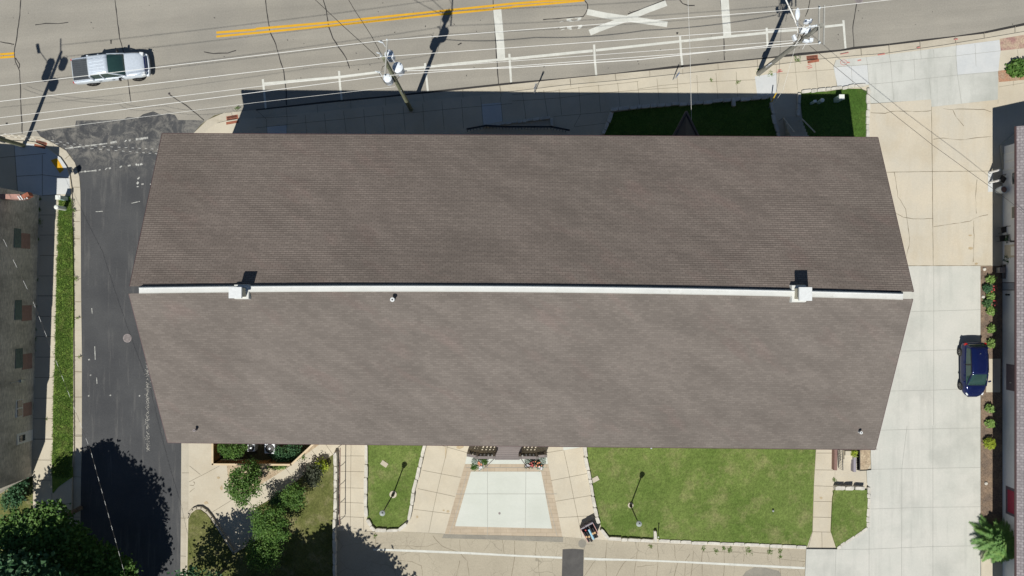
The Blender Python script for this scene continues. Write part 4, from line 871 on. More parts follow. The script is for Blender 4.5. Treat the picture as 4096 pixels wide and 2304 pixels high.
# left corner trees
tree('broadleaf_tree', 'big spreading dark tree in the bottom left corner, casting a shadow over the side street', None,
     [(0, 0, 8.0, 3.4, 2.4), (2.2, 1.0, 7.6, 2.6, 2.2), (-2.4, .6, 8, 2.6, 2.2), (.6, 2.2, 7.8, 2.4, 2.0), (2.2, -1, 7.2, 2.4, 2), (1.5, -3.2, 8, 2.8, 2.2), (-1.5, 2.4, 7.4, 2.2, 1.8), (2.2, -3.8, 7.2, 2.6, 2), (-3, -3, 8, 3, 2), (2.0, -6.6, 7.5, 2.8, 2), (0, -6.5, 7.5, 3, 2)], 3400, .36, 'leaf_dark', 5, .3, base=vg(-1735, 1165), group='street trees', cr=.38, clump=16, shell=.1, tilt=.45)
tree('maple_tree', 'lit green tree rising beside the brick building corner', None,
     [(0, 0, 5.0, 1.5, 1.2), (1.5, -.6, 4.6, 1.2, 1.0), (-1.4, -.2, 4.8, 1.4, 1.1), (.9, .9, 4.9, 1.0, .8), (-2.6, -1.4, 4.9, 1.5, 1.1), (2.0, -1.8, 4.2, 1.2, 1), (.2, -1.9, 4.6, 1.4, 1.1), (-1.2, -2.9, 4.7, 1.4, 1.1), (3.3, -2.6, 3.6, 1.2, .9), (4.6, -3.6, 3.2, 1.1, .8), (1.6, -3.9, 4, 1.5, 1.1), (3.4, -4.6, 3.6, 1.4, 1), (4.9, -5.2, 3.2, 1.3, .9)], 1300, .27, 'leaf', 6, .2, base=vg(-1725, 880), group='street trees', cr=.22, clump=18, shell=.7, tilt=.42)
tree('elm_tree', 'thin-crowned dark tree at the bottom edge over the dry lawn', None,
     [(0, 0, 4.6, 1.5, 1.2), (1.2, .4, 5.0, 1.2, 1.0), (-1.1, .3, 4.2, 1.3, 1), (2.6, -.6, 4.6, 1.2, 1), (-1.8, -1.4, 4.0, 1.3, 1), (.8, -1.6, 4.2, 1.4, 1), (2.8, -2, 4.2, 1.4, 1)], 480, .24, 'leaf_dark', 7, .14, base=vg(-1150, 1122), group='street trees', cr=.26, clump=13, shell=.3, tilt=.45)
tree('oak_tree', 'broad leafy tree just past the bottom edge, known by its shadow on the dry lawn', None,
     [(0, 0, 6.6, 2.4, 1.8), (2.2, .4, 6.6, 2.0, 1.6), (-2.2, .6, 6.2, 2.2, 1.5), (1, 1.6, 6.6, 1.6, 1.3), (-4.2, .2, 5.4, 2.0, 1.4), (4.1, -.2, 6.3, 1.7, 1.3), (5.6, -1.2, 6, 1.5, 1.2), (.5, -2, 7, 2.2, 1.6), (-5.2, -1.4, 5.2, 2.0, 1.4), (7.0, -2.2, 5.8, 1.5, 1.1), (-3, -2.4, 6.5, 2.4, 1.6), (4, -3, 6.5, 2.4, 1.6), (7.4, -3.8, 6, 1.8, 1.2)], 3600, .36, 'leaf_dark', 8, .3, base=vg(-850, 1335), group='street trees', cr=.32, clump=15, shell=.1, tilt=.45)
tree('corner_bush', 'dark ragged bush at the south corner of the brick building', ZG(250, 640), [(0, 0, .9, .6, .6), (-.3, .5, .8, .5, .5), (.1, .9, .6, .4, .4), (-.6, -.4, .9, .6, .5)], 110, .2, 'leaf_dark', 9, .05, cat='shrub', cr=.14, clump=14, part='foliage')
tree('round_tree', 'bright round-crowned green tree between the path and the dry lawn', ZH(1000, 845), [(-.1, .1, 2.2, 1.05, .9), (.5, .5, 2.3, .8, .7), (-.6, .5, 2.0, .8, .7), (.6, -.5, 2.1, .85, .7), (-.5, -.6, 2.0, .85, .7), (0, .0, 2.7, .7, .5), (.1, -1.0, 1.9, .6, .5)], 300, .15, 'leaf', 11, .09, group='small trees by the diagonal path', cr=.17, clump=16)
tree('round_tree', 'half-shaded green tree just below the bright round-crowned one', ZH(940, 1150), [(-.1, .2, 1.7, .9, .7), (.5, .2, 1.6, .8, .6), (-.5, -.4, 1.6, .8, .6), (.4, -.6, 1.7, .75, .6), (-.8, .4, 1.3, .6, .5)], 210, .15, 'leaf', 12, .08, group='small trees by the diagonal path', cr=.18, clump=14)
tree('round_tree', 'compact light green tree midway along the path, its shadow reaching the paving', ZH(1205, 620), [(0, 0, 1.9, .72, .65), (.2, -.35, 1.6, .6, .5), (.15, .35, 1.8, .6, .5), (-.35, -.1, 1.7, .55, .5)], 150, .13, 'leaf', 13, .06, group='small trees by the diagonal path', cr=.14, clump=16)
tree('round_shrub', 'dark low shrub tucked between two round trees by the path', ZH(1040, 690), [(0, 0, .9, .5, .5), (.2, .3, .9, .45, .45), (-.2, -.3, .8, .45, .4)], 70, .13, 'leaf_dark', 14, .05, cat='shrub', group='shrubs by the diagonal path', cr=.14, clump=14, part='foliage')
tree('locust_tree', 'loose airy green tree growing by the wood chips below the fence', ZH(800, 430), [(-.2, .2, 2.6, .75, .7), (-.1, -.7, 3.0, .8, .55), (.4, -.4, 2.7, .65, .6), (-.75, -.5, 2.9, .6, .5), (-.3, -1.5, 2.6, .45, .4), (.5, .2, 2.2, .55, .5), (-.9, .2, 2.3, .35, .3), (.8, -1.0, 2.5, .3, .3), (.15, .7, 1.8, .6, .5)], 330, .15, 'leaf', 15, .07, group='small trees by the diagonal path', cr=.15, clump=15, shell=.5)
tree('smoke_shrub', 'dusky grey-green spiky shrub at the upper end of the path', ZH(1365, 430), [(0, 0, .7, .55, .5), (-.25, -.3, .6, .45, .4), (.2, .25, .7, .45, .4), (-.1, -.65, .5, .35, .3)], 90, .16, 'leaf_maroon', 16, .05, cat='shrub', group='shrubs by the diagonal path', cr=.16, clump=14, part='foliage')
tree('hosta', 'bright lime leafy plant beside the dusky spiky shrub', ZH(1425, 362), [(0, 0, .5, .36, .3), (.15, -.15, .45, .3, .25)], 40, .17, 'leaf_lime', 17, .03, cat='plant', group='shrubs by the diagonal path', cr=.1, clump=12, part='foliage')
tree('fence_vine', 'green climbing vine mass inside the wooden fence by the small cooling unit', ZH(570, 205), [(0, 0, 1.0, .55, .5), (.55, .0, 1.0, .5, .45), (-.4, .1, .9, .45, .4), (1.0, .15, .9, .35, .3)], 110, .13, 'leaf', 18, .04, cat='plant', group='plants inside the wooden fence', cr=.13, clump=14, part='foliage')
tree('hydrangea', 'dark bush with small pale flower heads inside the wooden fence', ZH(1030, 250), [(0, 0, .5, .55, .4), (.7, 0, .5, .6, .4), (.4, -.45, .5, .45, .4), (1.3, .15, .5, .5, .4), (-.35, .2, .4, .4, .3)], 160, .14, 'leaf_dark', 19, .04, cat='shrub', group='plants inside the wooden fence', cr=.14, clump=13, part='foliage')
tree('creeper', 'bright green creeper along the foot of the wooden fence', ZH(1010, 385), [(-.7, 0, .18, .2, .12), (-.3, 0, .18, .22, .12), (.1, 0, .18, .22, .12), (.45, .0, .18, .2, .12)], 60, .1, 'leaf_hosta', 20, .02, cat='plant', cr=.07, clump=10, part='foliage')
# conifer-like fern tree by the right house
def fronds(name, label, px, n, L, mat, seed, z0=.6, cat='tree', group=None):
    rng = random.Random(seed); g = G(px); o = thing(name, label, cat, (g.x, g.y, 0), group); V = []; Fc = []
    for i in range(n):
        a = i * 2.399 + rng.uniform(-.2, .2); lv = i / n; l = L * (1.05 - .75 * lv) * rng.uniform(.85, 1.1); zb = z0 + lv * 1.9; up = .25 + lv * .8
        P = []
        for t in range(11):
            u = t / 10; P.append(Vector((g.x + math.cos(a) * l * u, g.y + math.sin(a) * l * u, zb + up * u * l * .5 - .35 * l * u * u)))
        for t in range(1, 11):
            d = (P[t] - P[t - 1]).normalized(); sd = Vector((-d.y, d.x, 0)).normalized(); 
            for s in (-1, 1):
                for q in (0, .33, .66):
                    c = P[t - 1].lerp(P[t], q); w = .34 * math.sin(math.pi * min(1, (t + q) / 11.5) ** .8) + .05; tip = c + sd * s * w + d * .16 + Vector((0, 0, rng.uniform(-.05, .03)))
                    b = len(V); V += [tuple(c), tuple(c + d * .075), tuple(tip)]; Fc.append((b, b + 1, b + 2))
    MB().add(V, Fc).build('crown', M[mat], o); MB().tube([(g.x, g.y, 0), (g.x, g.y, z0 + 1.7)], .07, 7, r1=.03).build('trunk', M['bark'], o); return o
fronds('sumac_tree', 'feathery bright green tree with long fronds by the lower right corner', ZK(2080, 1080), 120, 1.85, 'leaf_frond', 21)
for i, (zf, x, y, r, mt, lb) in enumerate([
    (ZL, 1150, 245, .38, 'leaf_hosta', 'topmost lime striped hosta in the mulch bed'), (ZL, 1120, 320, .36, 'leaf_dark', 'dark rose bush with red blooms, upper one in the mulch bed'), (ZL, 1152, 385, .4, 'leaf_hosta', 'lime hosta beside the small white stone in the mulch bed'),
    (ZL, 1120, 440, .34, 'leaf_dark', 'dark rose bush with red blooms, lower one in the mulch bed'), (ZL, 1150, 505, .4, 'leaf_hosta', 'lime hosta below the lower rose bush'), (ZL, 1155, 650, .36, 'leaf_hosta', 'small lime hosta alone in the mulch above the blue car'),
    (ZL, 1148, 772, .38, 'leaf_hosta', 'lime hosta beside the tail of the blue car'), (ZL, 1142, 1312, .4, 'leaf_hosta', 'lime hosta just below the nose of the blue car'), (ZL, 1145, 1430, .36, 'leaf_hosta', 'lime hosta midway between car nose and round yellow bush')]):
    tree('rose_bush' if mt == 'leaf_dark' else 'hosta', lb, zf(x, y), [(0, 0, .3, r * .72, .26), (.05, .08, .4, r * .4, .2)], 30, .17, mt, 40 + i, .02, cat='plant', group='plants in the mulch bed', cr=.07, clump=12, part='foliage', tilt=.5)
    if mt == 'leaf_dark':
        o = [q for q in bpy.data.objects if q.get('label') == lb][0]; mb = MB(); rg = random.Random(i); g = G(zf(x + 40, y)); 
        for j in range(6): mb.lathe((g.x + rg.gauss(0, .13), g.y + rg.gauss(0, .16), .5 + rg.uniform(-.05, .1)), [(.02, 0), (.06, .03), (.05, .06)], 6)
        mb.build('bloom', M['red_flower'], o)
tree('boxwood', 'clipped round yellow-green bush in the mulch bed', ZK(2050, 158), [(0, 0, .42, .4, .34)], 90, .09, 'leaf_lime', 60, .03, cat='shrub', cr=.04, clump=14, part='foliage', shell=.92)
tree('yucca', 'spiky dark green bush at the far right by the pavement', YE(720, 810), [(0, 0, .4, .6, .35), (-.35, -.1, .35, .4, .25), (.5, -.05, .4, .5, .3)], 130, .26, 'leaf', 61, .04, cat='shrub', cr=.12, clump=10, part='foliage')
for i, (x, y) in enumerate(((495, 490), (500, 800))):
    tree('potted_bush', ('shaded bush with pale flowers beside the slatted chair', 'shaded bush with white flowers above the bench')[i], Q5(x, y), [(0, 0, .7, .36, .3)], 34, .12, 'leaf_dark', 70 + i, .04, cat='plant', cr=.08, clump=12, part='foliage')
# rough verge tufts and weeds (countless)
rng = random.Random(77); V = []; Fc = []
def tuft(p, z, r, n, h):
    for _ in range(n):
        a = rng.uniform(0, 6.28); d = Vector((math.cos(a), math.sin(a), 0)); c = Vector((p.x, p.y, z)) + d * rng.uniform(0, r); s = Vector((-d.y, d.x, 0)) * .02; t = c + d * rng.uniform(.03, .14) + Vector((0, 0, h * rng.uniform(.5, 1)))
        b = len(V); V.extend([tuple(c - s), tuple(c + s), tuple(t)]); Fc.append((b, b + 1, b + 2))
for _ in range(5200):
    t = rng.random(); y = 800 + t * 1110; xl = 235 - 27 * t; xr_ = 288 if y < 1800 else 285
    tuft(G((rng.uniform(xl, xr_), y), vz), vz, .1, 4, .14)
o = MB().add(V, Fc).build('verge_tufts', M['leaf_hosta']); tag(o, kind='stuff'); o.name = 'rough_grass'
o.data.materials[0] = leafmat('grass_blades', (.10, .19, .035, 1), (.17, .27, .06, 1), (.24, .28, .09, 1), .25)
V = []; Fc = []
for zf, x, y, r in ((ZJ, 848, 1155, .14), (ZJ, 1357, 1185, .12), (ZJ, 1482, 1205, .14), (ZJ, 1552, 1178, .12), (ZJ, 1612, 1192, .2), (ZJ, 1805, 1205, .24), (ZJ, 2000, 1205, .22), (ZJ, 2105, 1210, .16), (ZJ, 2105, 1260, .1), (ZC, 2175, 795, .14), (ZC, 1920, 775, .1), (P4, 460, 1345, .18), (P4, 240, 1290, .22), (P4, 930, 1090, .2), (ZE, 340, 620, .12), (ZE, 335, 700, .16), (ZE, 338, 800, .2), (ZE, 325, 950, .14), (ZF, 318, 40, .08), (ZF, 310, 260, .09), (ZF, 303, 450, .1), (ZF, 300, 530, .12), (ZF, 298, 620, .1), (ZF, 290, 725, .08), (ZF, 398, 1187, .06), (ZK, 580, 520, .12), (ZI, 247, 1060, .12), (ZH, 1240, 300, .16), (ZE, 620, 708, .1), (ZE, 640, 1275, .14), (ZF, 655, 352, .08), (ZF, 665, 675, .08), (ZA, 2300, 1045, .16), (ZK, 600, 580, .15), (ZK, 590, 640, .2)):
    for _ in range(int(r * 110)): tuft(G(zf(x, y)) + Vector((rng.gauss(0, r * .5), rng.gauss(0, r * .6), 0)), .02 if zf in (ZJ, ZK, ZI, ZH) else .13, .05, 3, .1)
o = MB().add(V, Fc).build('weeds', bpy.data.materials['grass_blades']); tag(o, kind='stuff')

# ------------------------------------------------------------------ fence, cooling units, railings
fz = .026 * H
F_ = pts(ZH, '362,130 362,370 1120,375 1345,165', fz)
o = thing('wooden_fence', 'cedar board fence enclosing the cooling units below the roof', 'fence', (F_[1].x, F_[1].y, 0))
mb = MB()
for a, b in zip(F_[:-1], F_[1:]): 
    d = (b - a).normalized(); L = (b - a).length; mb.box(((a.x + b.x) / 2, (a.y + b.y) / 2, fz), (L + .1, .14, .05), math.atan2(d.y, d.x))
mb.build('cap_rail', M['cedar'], o)
mb = MB()
for a, b in zip(F_[:-1], F_[1:]):
    d = (b - a).normalized(); L = (b - a).length; ang = math.atan2(d.y, d.x)
    for i in range(9):
        z0 = .1 + i * .152; mb.box(((a.x + b.x) / 2, (a.y + b.y) / 2, z0 + .065), (L, .03, .12), ang)
mb.build('board', M['cedar_dark'], o)
mb = MB()
for a, b in zip(F_[:-1], F_[1:]):
    n = max(1, round((b - a).length / 2))
    for i in range(n + 1): q = a.lerp(b, i / n); MB().box((q.x, q.y + .06, fz / 2), (.09, .09, fz - .06)).build('post', M['cedar_dark'], o)
def acunit(px, w, label):
    c = G(px, .75); o = thing('cooling_unit', label, 'cooling unit', (c.x, c.y, 0), 'cooling units inside the fence')
    MB().box((c.x, c.y, .39), (w, w, .74)).build('casing', M['metal'], o, bevel=.06)
    MB().lathe((c.x, c.y, .765), [(w * .42, 0), (w * .42, .012), (w * .38, .02)], 24).build('grille', M['black'], o)
    mb = MB()
    for i in range(5):
        a = i * 1.2566; mb.add([(c.x, c.y, .79), (c.x + math.cos(a) * w * .36, c.y + math.sin(a) * w * .36, .79), (c.x + math.cos(a + .7) * w * .36, c.y + math.sin(a + .7) * w * .36, .8)], [(0, 1, 2)])
    mb.build('fan', M['dark_frame'], o); mb = MB(); mb.lathe((c.x, c.y, .785), [(.08, 0), (.08, .03)], 10); mb.build('hub', M['metal'], o)
acunit((1004, 1791), .62, 'smaller square cooling unit with a round fan'); acunit((1079, 1794), .84, 'larger square cooling unit with a round fan')
# handrail by the walk
o = thing('walk_handrail', 'long dark red handrail with looped brackets along the narrow walkway', 'handrail', G(ZH(1590, 600)))
mb = MB(); mb.tube(pts(ZH, '1595,210 1592,600 1590,960', .95), .035, 6); mb.build('rail', M['rail_red'], o)
for y in (240, 440, 620, 795, 965):
    P = [GK(ZH(1592, y), .0165), G(ZH(1580, y + 8), .8), G(ZH(1550, y + 12), .5), G(ZH(1530, y + 35), .5)]
    MB().tube(P, .025, 5).build('bracket', M['rail_dark'], o)
# ------------------------------------------------------------------ front entrance
o = thing('front_steps', 'wide grey decked steps between the two entrance screens', 'steps', G((2030, 1800)))
a, b = G(P5(965, 0)), G(P5(1620, 0)); 
for i in range(8):
    y = 148 + i * 51; zt = .17 * (8 - i) * .55; p0 = G(P5(930, y), zt); p1 = G(P5(930, y + 51), zt)
    x0, x1 = G(P5(895 if i > 3 else 950, y), zt).x, G(P5(1590 if i > 3 else 1650, y), zt).x
    MB().box(((x0 + x1) / 2, (p0.y + p1.y) / 2, zt / 2 + .0), (x1 - x0, abs(p0.y - p1.y) - .012, zt)).build('tread', M['deck'], o)
def screen(label, segs, posts):
    hz = 1.45; o = thing('entrance_screen', label, 'screen', G(P5(*posts[0])), 'dark slatted screens beside the front steps')
    mb = MB(); cb = MB()
    for s in segs:
        P = pts(P5, s, hz); a, b = P; d = b - a; L = d.length; d.normalize(); ang = math.atan2(d.y, d.x)
        cb.box(((a.x + b.x) / 2, (a.y + b.y) / 2, hz), (L + .05, .2, .06), ang)
        n = max(3, int(L / .24)); cc = (a + b) / 2
        for z0, z1 in ((.05, .38), (.58, .66), (1.12, 1.42)): mb.box((cc.x, cc.y, (z0 + z1) / 2), (L, .05, z1 - z0), ang)
        for i in range(n + 1):
            q = a.lerp(b, i / n); mb.box((q.x, q.y, .72), (.17, .045, 1.36), ang)
    mb.build('slat_panel', M['dark_frame'], o); cb.build('cap', M['deck'], o)
    for x, y in posts: c = G(P5(x, y), hz + .02); MB().box((c.x, c.y, hz / 2 + .05), (.2, .2, hz + .06)).build('post', M['rail_dark'], o)
screen('dark slatted screen with a grey cap, left of the front steps', ['435,488 870,488', '150,425 400,470'], [(395, 490), (875, 488), (155, 420)])
screen('dark slatted screen with a grey cap, right of the front steps', ['1620,490 2040,492', '2120,460 2320,440'], [(2080, 498), (1600, 490), (2320, 445)])
for lb_, s, s2 in (('slim metal handrail slanting down from the left screen', '890,455 885,515 640,770', '735,515 700,640'), ('slim metal handrail slanting down from the right screen', '1560,450 1630,520 1805,785', '1630,520 1560,515')):
    o = thing('handrail', lb_, 'handrail', G(P5(*map(float, s.split()[-1].split(',')))), 'slim handrails of the front steps'); P = pts(P5, s, .9); P[-1].z = .75; mb = MB(); mb.tube(P, .03, 6); mb.build('rail', M['rail_dark'], o)
    for q in (P[1], P[-1]): MB().tube([q, (q.x, q.y, 0)], .022, 5).build('post', M['rail_dark'], o)
def flowerpot(zf, x, y, label, fl, leaf, seed, r=.26):
    rg = random.Random(seed); c = G(zf(x, y), .45); o = thing('flower_pot', label, 'flower pot', (c.x, c.y, 0), 'flower pots beside the front steps')
    MB().lathe((c.x, c.y, 0), [(r * .6, .0), (r * .85, .38), (r * .75, .38)], 14).build('pot', M['terracotta'], o)
    leafcloud([(c.x, c.y, .48, r, .16)], 28, .1, rg, 12, .06, .6).build('foliage', M[leaf], o)
    if fl:
        mb = MB()
        for _ in range(16): mb.lathe((c.x + rg.gauss(0, r * .4), c.y + rg.gauss(0, r * .4), .62 + rg.uniform(-.04, .06)), [(.015, 0), (.05, .02), (.04, .05)], 6)
        mb.build('bloom', M[fl], o)
for i, a in enumerate(((340, 600, 'pot of silver-leaved grass at the left screen', None, 'leaf_silver', .24), (590, 600, 'pot of bushy bright green foliage at the left screen', None, 'leaf', .28), (330, 750, 'lowest pot of green foliage left of the steps', None, 'leaf', .24), (485, 640, 'pot with orange blooms left of the steps', 'orange_flower', 'leaf_silver', .2), (500, 740, 'pot of silvery plants with pale blooms left of the steps', 'pale_flower', 'leaf_silver', .2),
                       (1830, 580, 'pot of pale silvery plants nearest the right handrail', None, 'leaf_silver', .24), (1930, 665, 'pot of vivid red blooms right of the steps', 'red_flower', 'leaf_maroon', .24), (1810, 690, 'pot of dark purple foliage with pale blooms', 'pale_flower', 'leaf_maroon', .2), (2110, 650, 'pot of orange blooms right of the steps', 'orange_flower', 'leaf_maroon', .27), (2220, 560, 'pot of olive and silver plants under the right screen', None, 'leaf_silver', .26), (2170, 770, 'lowest pot of pale white blooms right of the steps', 'pale_flower', 'leaf_silver', .2))):
    flowerpot(P5, a[0], a[1], a[2], a[3], a[4], 80 + i, a[5])
# side stair with railings
o = thing('side_stair', 'short concrete stair dropping between two iron railings near the lower right roof corner', 'stairs', G(P7(780, 400)))
for i in range(3):
    a = G(P7(660, 140 + i * 130)); b = G(P7(930, 265 + i * 130)); zt = .36 * (2.6 - i); MB().prism([a, Vector((b.x, a.y, 0)), b, Vector((a.x, b.y, 0))], .0, max(.05, zt) * .5).build('tread', M['tan'], o)
def iron_rail(label, top, cap, w):
    a, b = pts(P7, top, .95); o = thing('iron_railing', label, 'railing', (b.x, b.y, 0), 'iron railings of the side stair')
    mb = MB(); mb.tube([a, b], .03, 5); mb.tube([a - Vector((0, 0, .75)), b - Vector((0, 0, .75))], .025, 5); mb.build('rail', M['black'], o); mb = MB()
    n = int((a - b).length / .125)
    for i in range(n + 1): q = a.lerp(b, i / n); mb.tube([q, (q.x, q.y, .12)], .013, 4)
    mb.build('baluster', M['black'], o)
    P = pts(P7, cap, .5); mb = MB(); mb.band(P, w, .0, .5); mb.build('kerb', M[('rail_red' if 'left' in label else 'greyboard')], o)
iron_rail('iron picket railing on the left side of the side stair', '640,100 665,730', '465,60 455,715', .22); iron_rail('iron picket railing on the right side of the side stair', '1155,100 1158,755', '1010,60 1008,765', .2)
tree('rail_shrub', 'lime green plant squeezed by the side stair under the roof edge', P7(905, 190), [(0, 0, .5, .22, .2)], 22, .12, 'leaf_lime', 91, .02, cat='plant', cr=.07, clump=10, part='foliage')
o = thing('edging_bar', 'thin dark metal edging bar between gravel and driveway', 'edging', G(P7(1330, 730))); MB().tube(pts(P7, '1175,738 1490,728', .06), .03, 5).build('bar', M['black'], o)
# ------------------------------------------------------------------ lamp posts
def lamppost(base, top, label, ring):
    k = .0775; g = G(base, g2); t = GK(top, k); o = thing('lamp_post', label, 'lamp post', (g.x, g.y, g2), 'lamp posts on the front lawns')
    MB().lathe((g.x, g.y, g2), [(ring, 0), (ring, .06)], 20).build('footing', M['tan'], o)
    MB().lathe((g.x, g.y, g2 + .06), [(.12, 0), (.12, .25), (.06, .4)], 10).build('base', M['black'], o)
    MB().tube([(g.x, g.y, g2 + .1), (t.x, t.y, t.z - .55)], .055, 8, r1=.045).build('pole', M['black'], o)
    MB().lathe((t.x, t.y, t.z - .55), [(.06, 0), (.08, .08), (.15, .2), (.17, .42), (.15, .5)], 18).build('lantern', M['globe'], o)
    MB().lathe((t.x, t.y, t.z - .05), [(.21, .0), (.19, .03), (.12, .07), (.05, .12), (.04, .2)], 22).build('shade', M['globe'], o)
lamppost(ZI(417, 660), ZI(311, 845), 'black lamp post with a pale round shade on the small lamp lawn', .28); lamppost(ZJ(657, 765), ZJ(741, 948), 'black lamp post with a pale round shade on the big lawn', .22)
o = thing('marker_stake', 'thin white stake standing by the stone stub on the big lawn', 'stake', G(ZJ(925, 1075))); MB().tube([G(ZJ(922, 1075)), G(ZJ(926, 1070), 1.3)], .03, 5).build('rod', M['white_trim'], o); MB().lathe(G(ZJ(926, 1070), 1.25), [(.04, 0), (.06, .06), (.02, .12)], 8).build('knob', M['white_trim'], o)
c = G(ZJ(856, 210), g2); o = thing('lawn_marker', 'tiny pale valve cap in the big lawn just under the roof edge', 'valve cap', c); MB().lathe(c, [(.08, 0), (.08, .1), (.05, .12)], 10).build('cap', M['metal'], o)
c = G(ZJ(2030, 815), g2); o = thing('sprinkler', 'small grey sprinkler head in the right part of the big lawn', 'sprinkler', c); MB().lathe(c, [(.05, 0), (.05, .12), (.09, .14), (.03, .2)], 8).build('head', M['metal'], o)
for zf, x, y, lb_, rz in ((ZI, 331, 366, 'flat pale slab laid askew in the small lamp lawn', -.6), (ZJ, 318, 515, 'flat tan slab at the left edge of the big lawn', .5)):
    c = G(zf(x, y), g2 + .02); o = thing('paver_slab', lb_, 'paver', c, 'slabs lying in the lawns'); MB().box((c.x, c.y, g2 + .01), (.55, .36, .05), rz).build('slab', M['gutter'], o, bevel=.01)
c = G(ZI(1444, 843)); o = thing('drain_cover', 'small dark round drain in the white patio', 'drain', (c.x, c.y, .02)); MB().lathe((c.x, c.y, .02), [(.09, 0), (.09, .012)], 16).build('cover', M['iron'], o)
# ------------------------------------------------------------------ crate of bottles
o = thing('bottle_crate', 'pink-edged open crate holding four black rolls and one pale blue roll', 'crate', G((2360, 2120)))
zc = .95
a, b, c, d = [G(P6(*q), zz) for q, zz in (((230, 700), .75), ((740, 440), .75), ((1000, 950), .95), ((550, 1240), .95))]
mb = MB(); 
for p, q in ((a, b), (b, c), (d, a)):
    mb.add([(p.x, p.y, .02), (q.x, q.y, .02), (q.x, q.y, q.z), (p.x, p.y, p.z)], [(0, 1, 2, 3), (3, 2, 1, 0)])
mb.build('side_board', M['greyboard'], o)
mb = MB(); mb.tube([a, d], .025, 4); mb.tube([b, c], .025, 4); mb.build('edge_strip', M['pink'], o)
mb = MB(); u = (b - a).normalized(); mb.tube([a + (b - a) * .02 - (a - d).normalized() * -.02, a + (b - a) * .36], .06, 4); mb.tube([a + (b - a) * .38 + Vector((0, .04, 0)), b + Vector((0, .04, 0))], .07, 4); mb.build('back_board', M['greyboard'], o)
MB().add([tuple(a - Vector((0, 0, .45))), tuple(b - Vector((0, 0, .45))), tuple(c - Vector((0, 0, .5))), tuple(d - Vector((0, 0, .5)))], [(3, 2, 1, 0)]).build('floor', M['rail_dark'], o)
for i, (x0, y0, x1, y1, mt) in enumerate(((365, 810, 590, 1210, 'black'), (480, 800, 705, 1200, 'black'), (570, 700, 780, 1110, 'bluepale'), (640, 680, 850, 1060, 'black'), (730, 640, 930, 1030, 'black'))):
    p, q = G(P6(x0, y0), .72), G(P6(x1, y1), .88); r = MB().tube([p, q], .085, 10).build('roll', M[mt], o)
    if mt == 'black': m_ = p.lerp(q, .5); dd = (q - p).normalized() * .07; MB().tube([m_ - dd, m_ + dd], .09, 10).build('band', M['cork'], r)
    else: r['label'] = 'pale blue glossy roll'
p = G(P6(440, 725), .85); MB().lathe(p, [(.05, 0), (.07, .05), (.03, .1)], 8).build('knob', M['red_flower'], o)
# ------------------------------------------------------------------ utility boxes, drains, covers, signs
def pedestal(base_px, top_px, label, shape, w, h, d, mt, z0):
    c = G(base_px, z0); o = thing('utility_pedestal', label, 'utility box', (c.x, c.y, z0), 'utility pedestals in the grass')
    if shape == 'box': MB().box((c.x, c.y, z0 + h / 2), (w, d, h)).build('cabinet', M[mt], o, bevel=.03); MB().box((c.x, c.y, z0 + h + .02), (w + .04, d + .04, .07)).build('lid', M['utility_pale'], o, bevel=.02)
    else: MB().lathe((c.x, c.y, z0), [(w / 2, 0), (w / 2, h)], 16).build('barrel', M[mt], o); MB().lathe((c.x, c.y, z0 + h), [(w / 2 + .02, 0), (w / 2, .05), (w / 4, .09)], 16).build('cap', M['utility_pale'], o)
pedestal(ZE(548, 612), None, 'square pale green utility box at the top of the grass verge', 'box', .36, 1.0, .3, 'utility_green', vz)
pedestal(ZE(540, 693), None, 'round white-topped utility post below the square box on the verge', 'round', .32, 1.1, 0, 'utility_pale', vz)
pedestal(ZD(655, 970), None, 'large square pedestal half lit near the shadow edge of the lawn', 'box', .38, 1.0, .36, 'utility_green', gl)
pedestal(ZD(488, 990), None, 'round green pedestal in the shaded lawn', 'round', .28, .7, 0, 'utility_green', gl)
pedestal(ZD(415, 1002), None, 'small slim pedestal left of the round one in the shaded lawn', 'box', .2, .75, .16, 'utility_green', gl)
def drain(P, label, zf):
    q = pts(zf, P, .02); o = thing('storm_drain', label, 'storm drain', (q[0].x, q[0].y, 0), 'rusty storm drains in the gutters')
    MB().sheet(q, .014).build('frame', M['rust'], o); u = q[1] - q[0]; v = q[3] - q[0]; mb = MB()
    for r_ in (0, 1):
        for i in range(9):
            a = q[0] + u * (.08 + .095 * i) + v * (.08 + .44 * r_); b = a + v * .36 + u * .06; mb.ribbon([a, b], .05, .02)
    mb.build('grate', M['slot_dark'], o)  # near-black strips paint the unlit gaps of the grate onto the frame
    mb = MB(); dn = v.normalized() * .12; mb.prism([q[3] + v * .08, q[2] + v * .08, q[2] + v * .08 + dn * 1.6, q[3] + v * .08 + dn * 1.6], .0, Zs + .03); mb.build('hood', M['rust'], o)
drain('370,540 480,527 485,572 375,590', 'rusty storm drain in the gutter left of the driveway apron', ZD)
drain('2185,1125 2295,1105 2308,1160 2190,1180', 'rusty storm drain at the street corner by the shadow tip', ZA)
drain('870,470 1140,550 1120,640 860,575', 'rusty storm drain by the leaning left pole', zone(0, 480, 6.04))
def cover(zf, x, y, r, label, z=.006):
    c = G(zf(x, y)); o = thing('manhole_cover', label, 'manhole cover', (c.x, c.y, 0)); MB().lathe((c.x, c.y, z), [(r, 0), (r, .012), (r * .94, .014)], 28).build('lid', M['iron'], o)
    mb = MB(); 
    for i in range(-3, 4): w = math.sqrt(max(.01, .8 - (i / 4) ** 2)) * r * .9; mb.box((c.x, c.y + i * r * .24, z + .016), (w * 1.8, .02, .006))
    mb.build('rib', M['sealant'], o)
cover(ZF, 1055, 523, .34, 'round pale manhole cover in the dark side street beside the roof'); cover(ZD, 878, -8, .34, 'dark manhole cover at the top edge of the main street'); cover(ZA, 1635, 905, .1, 'small round survey cap where a thin crack starts in the street')
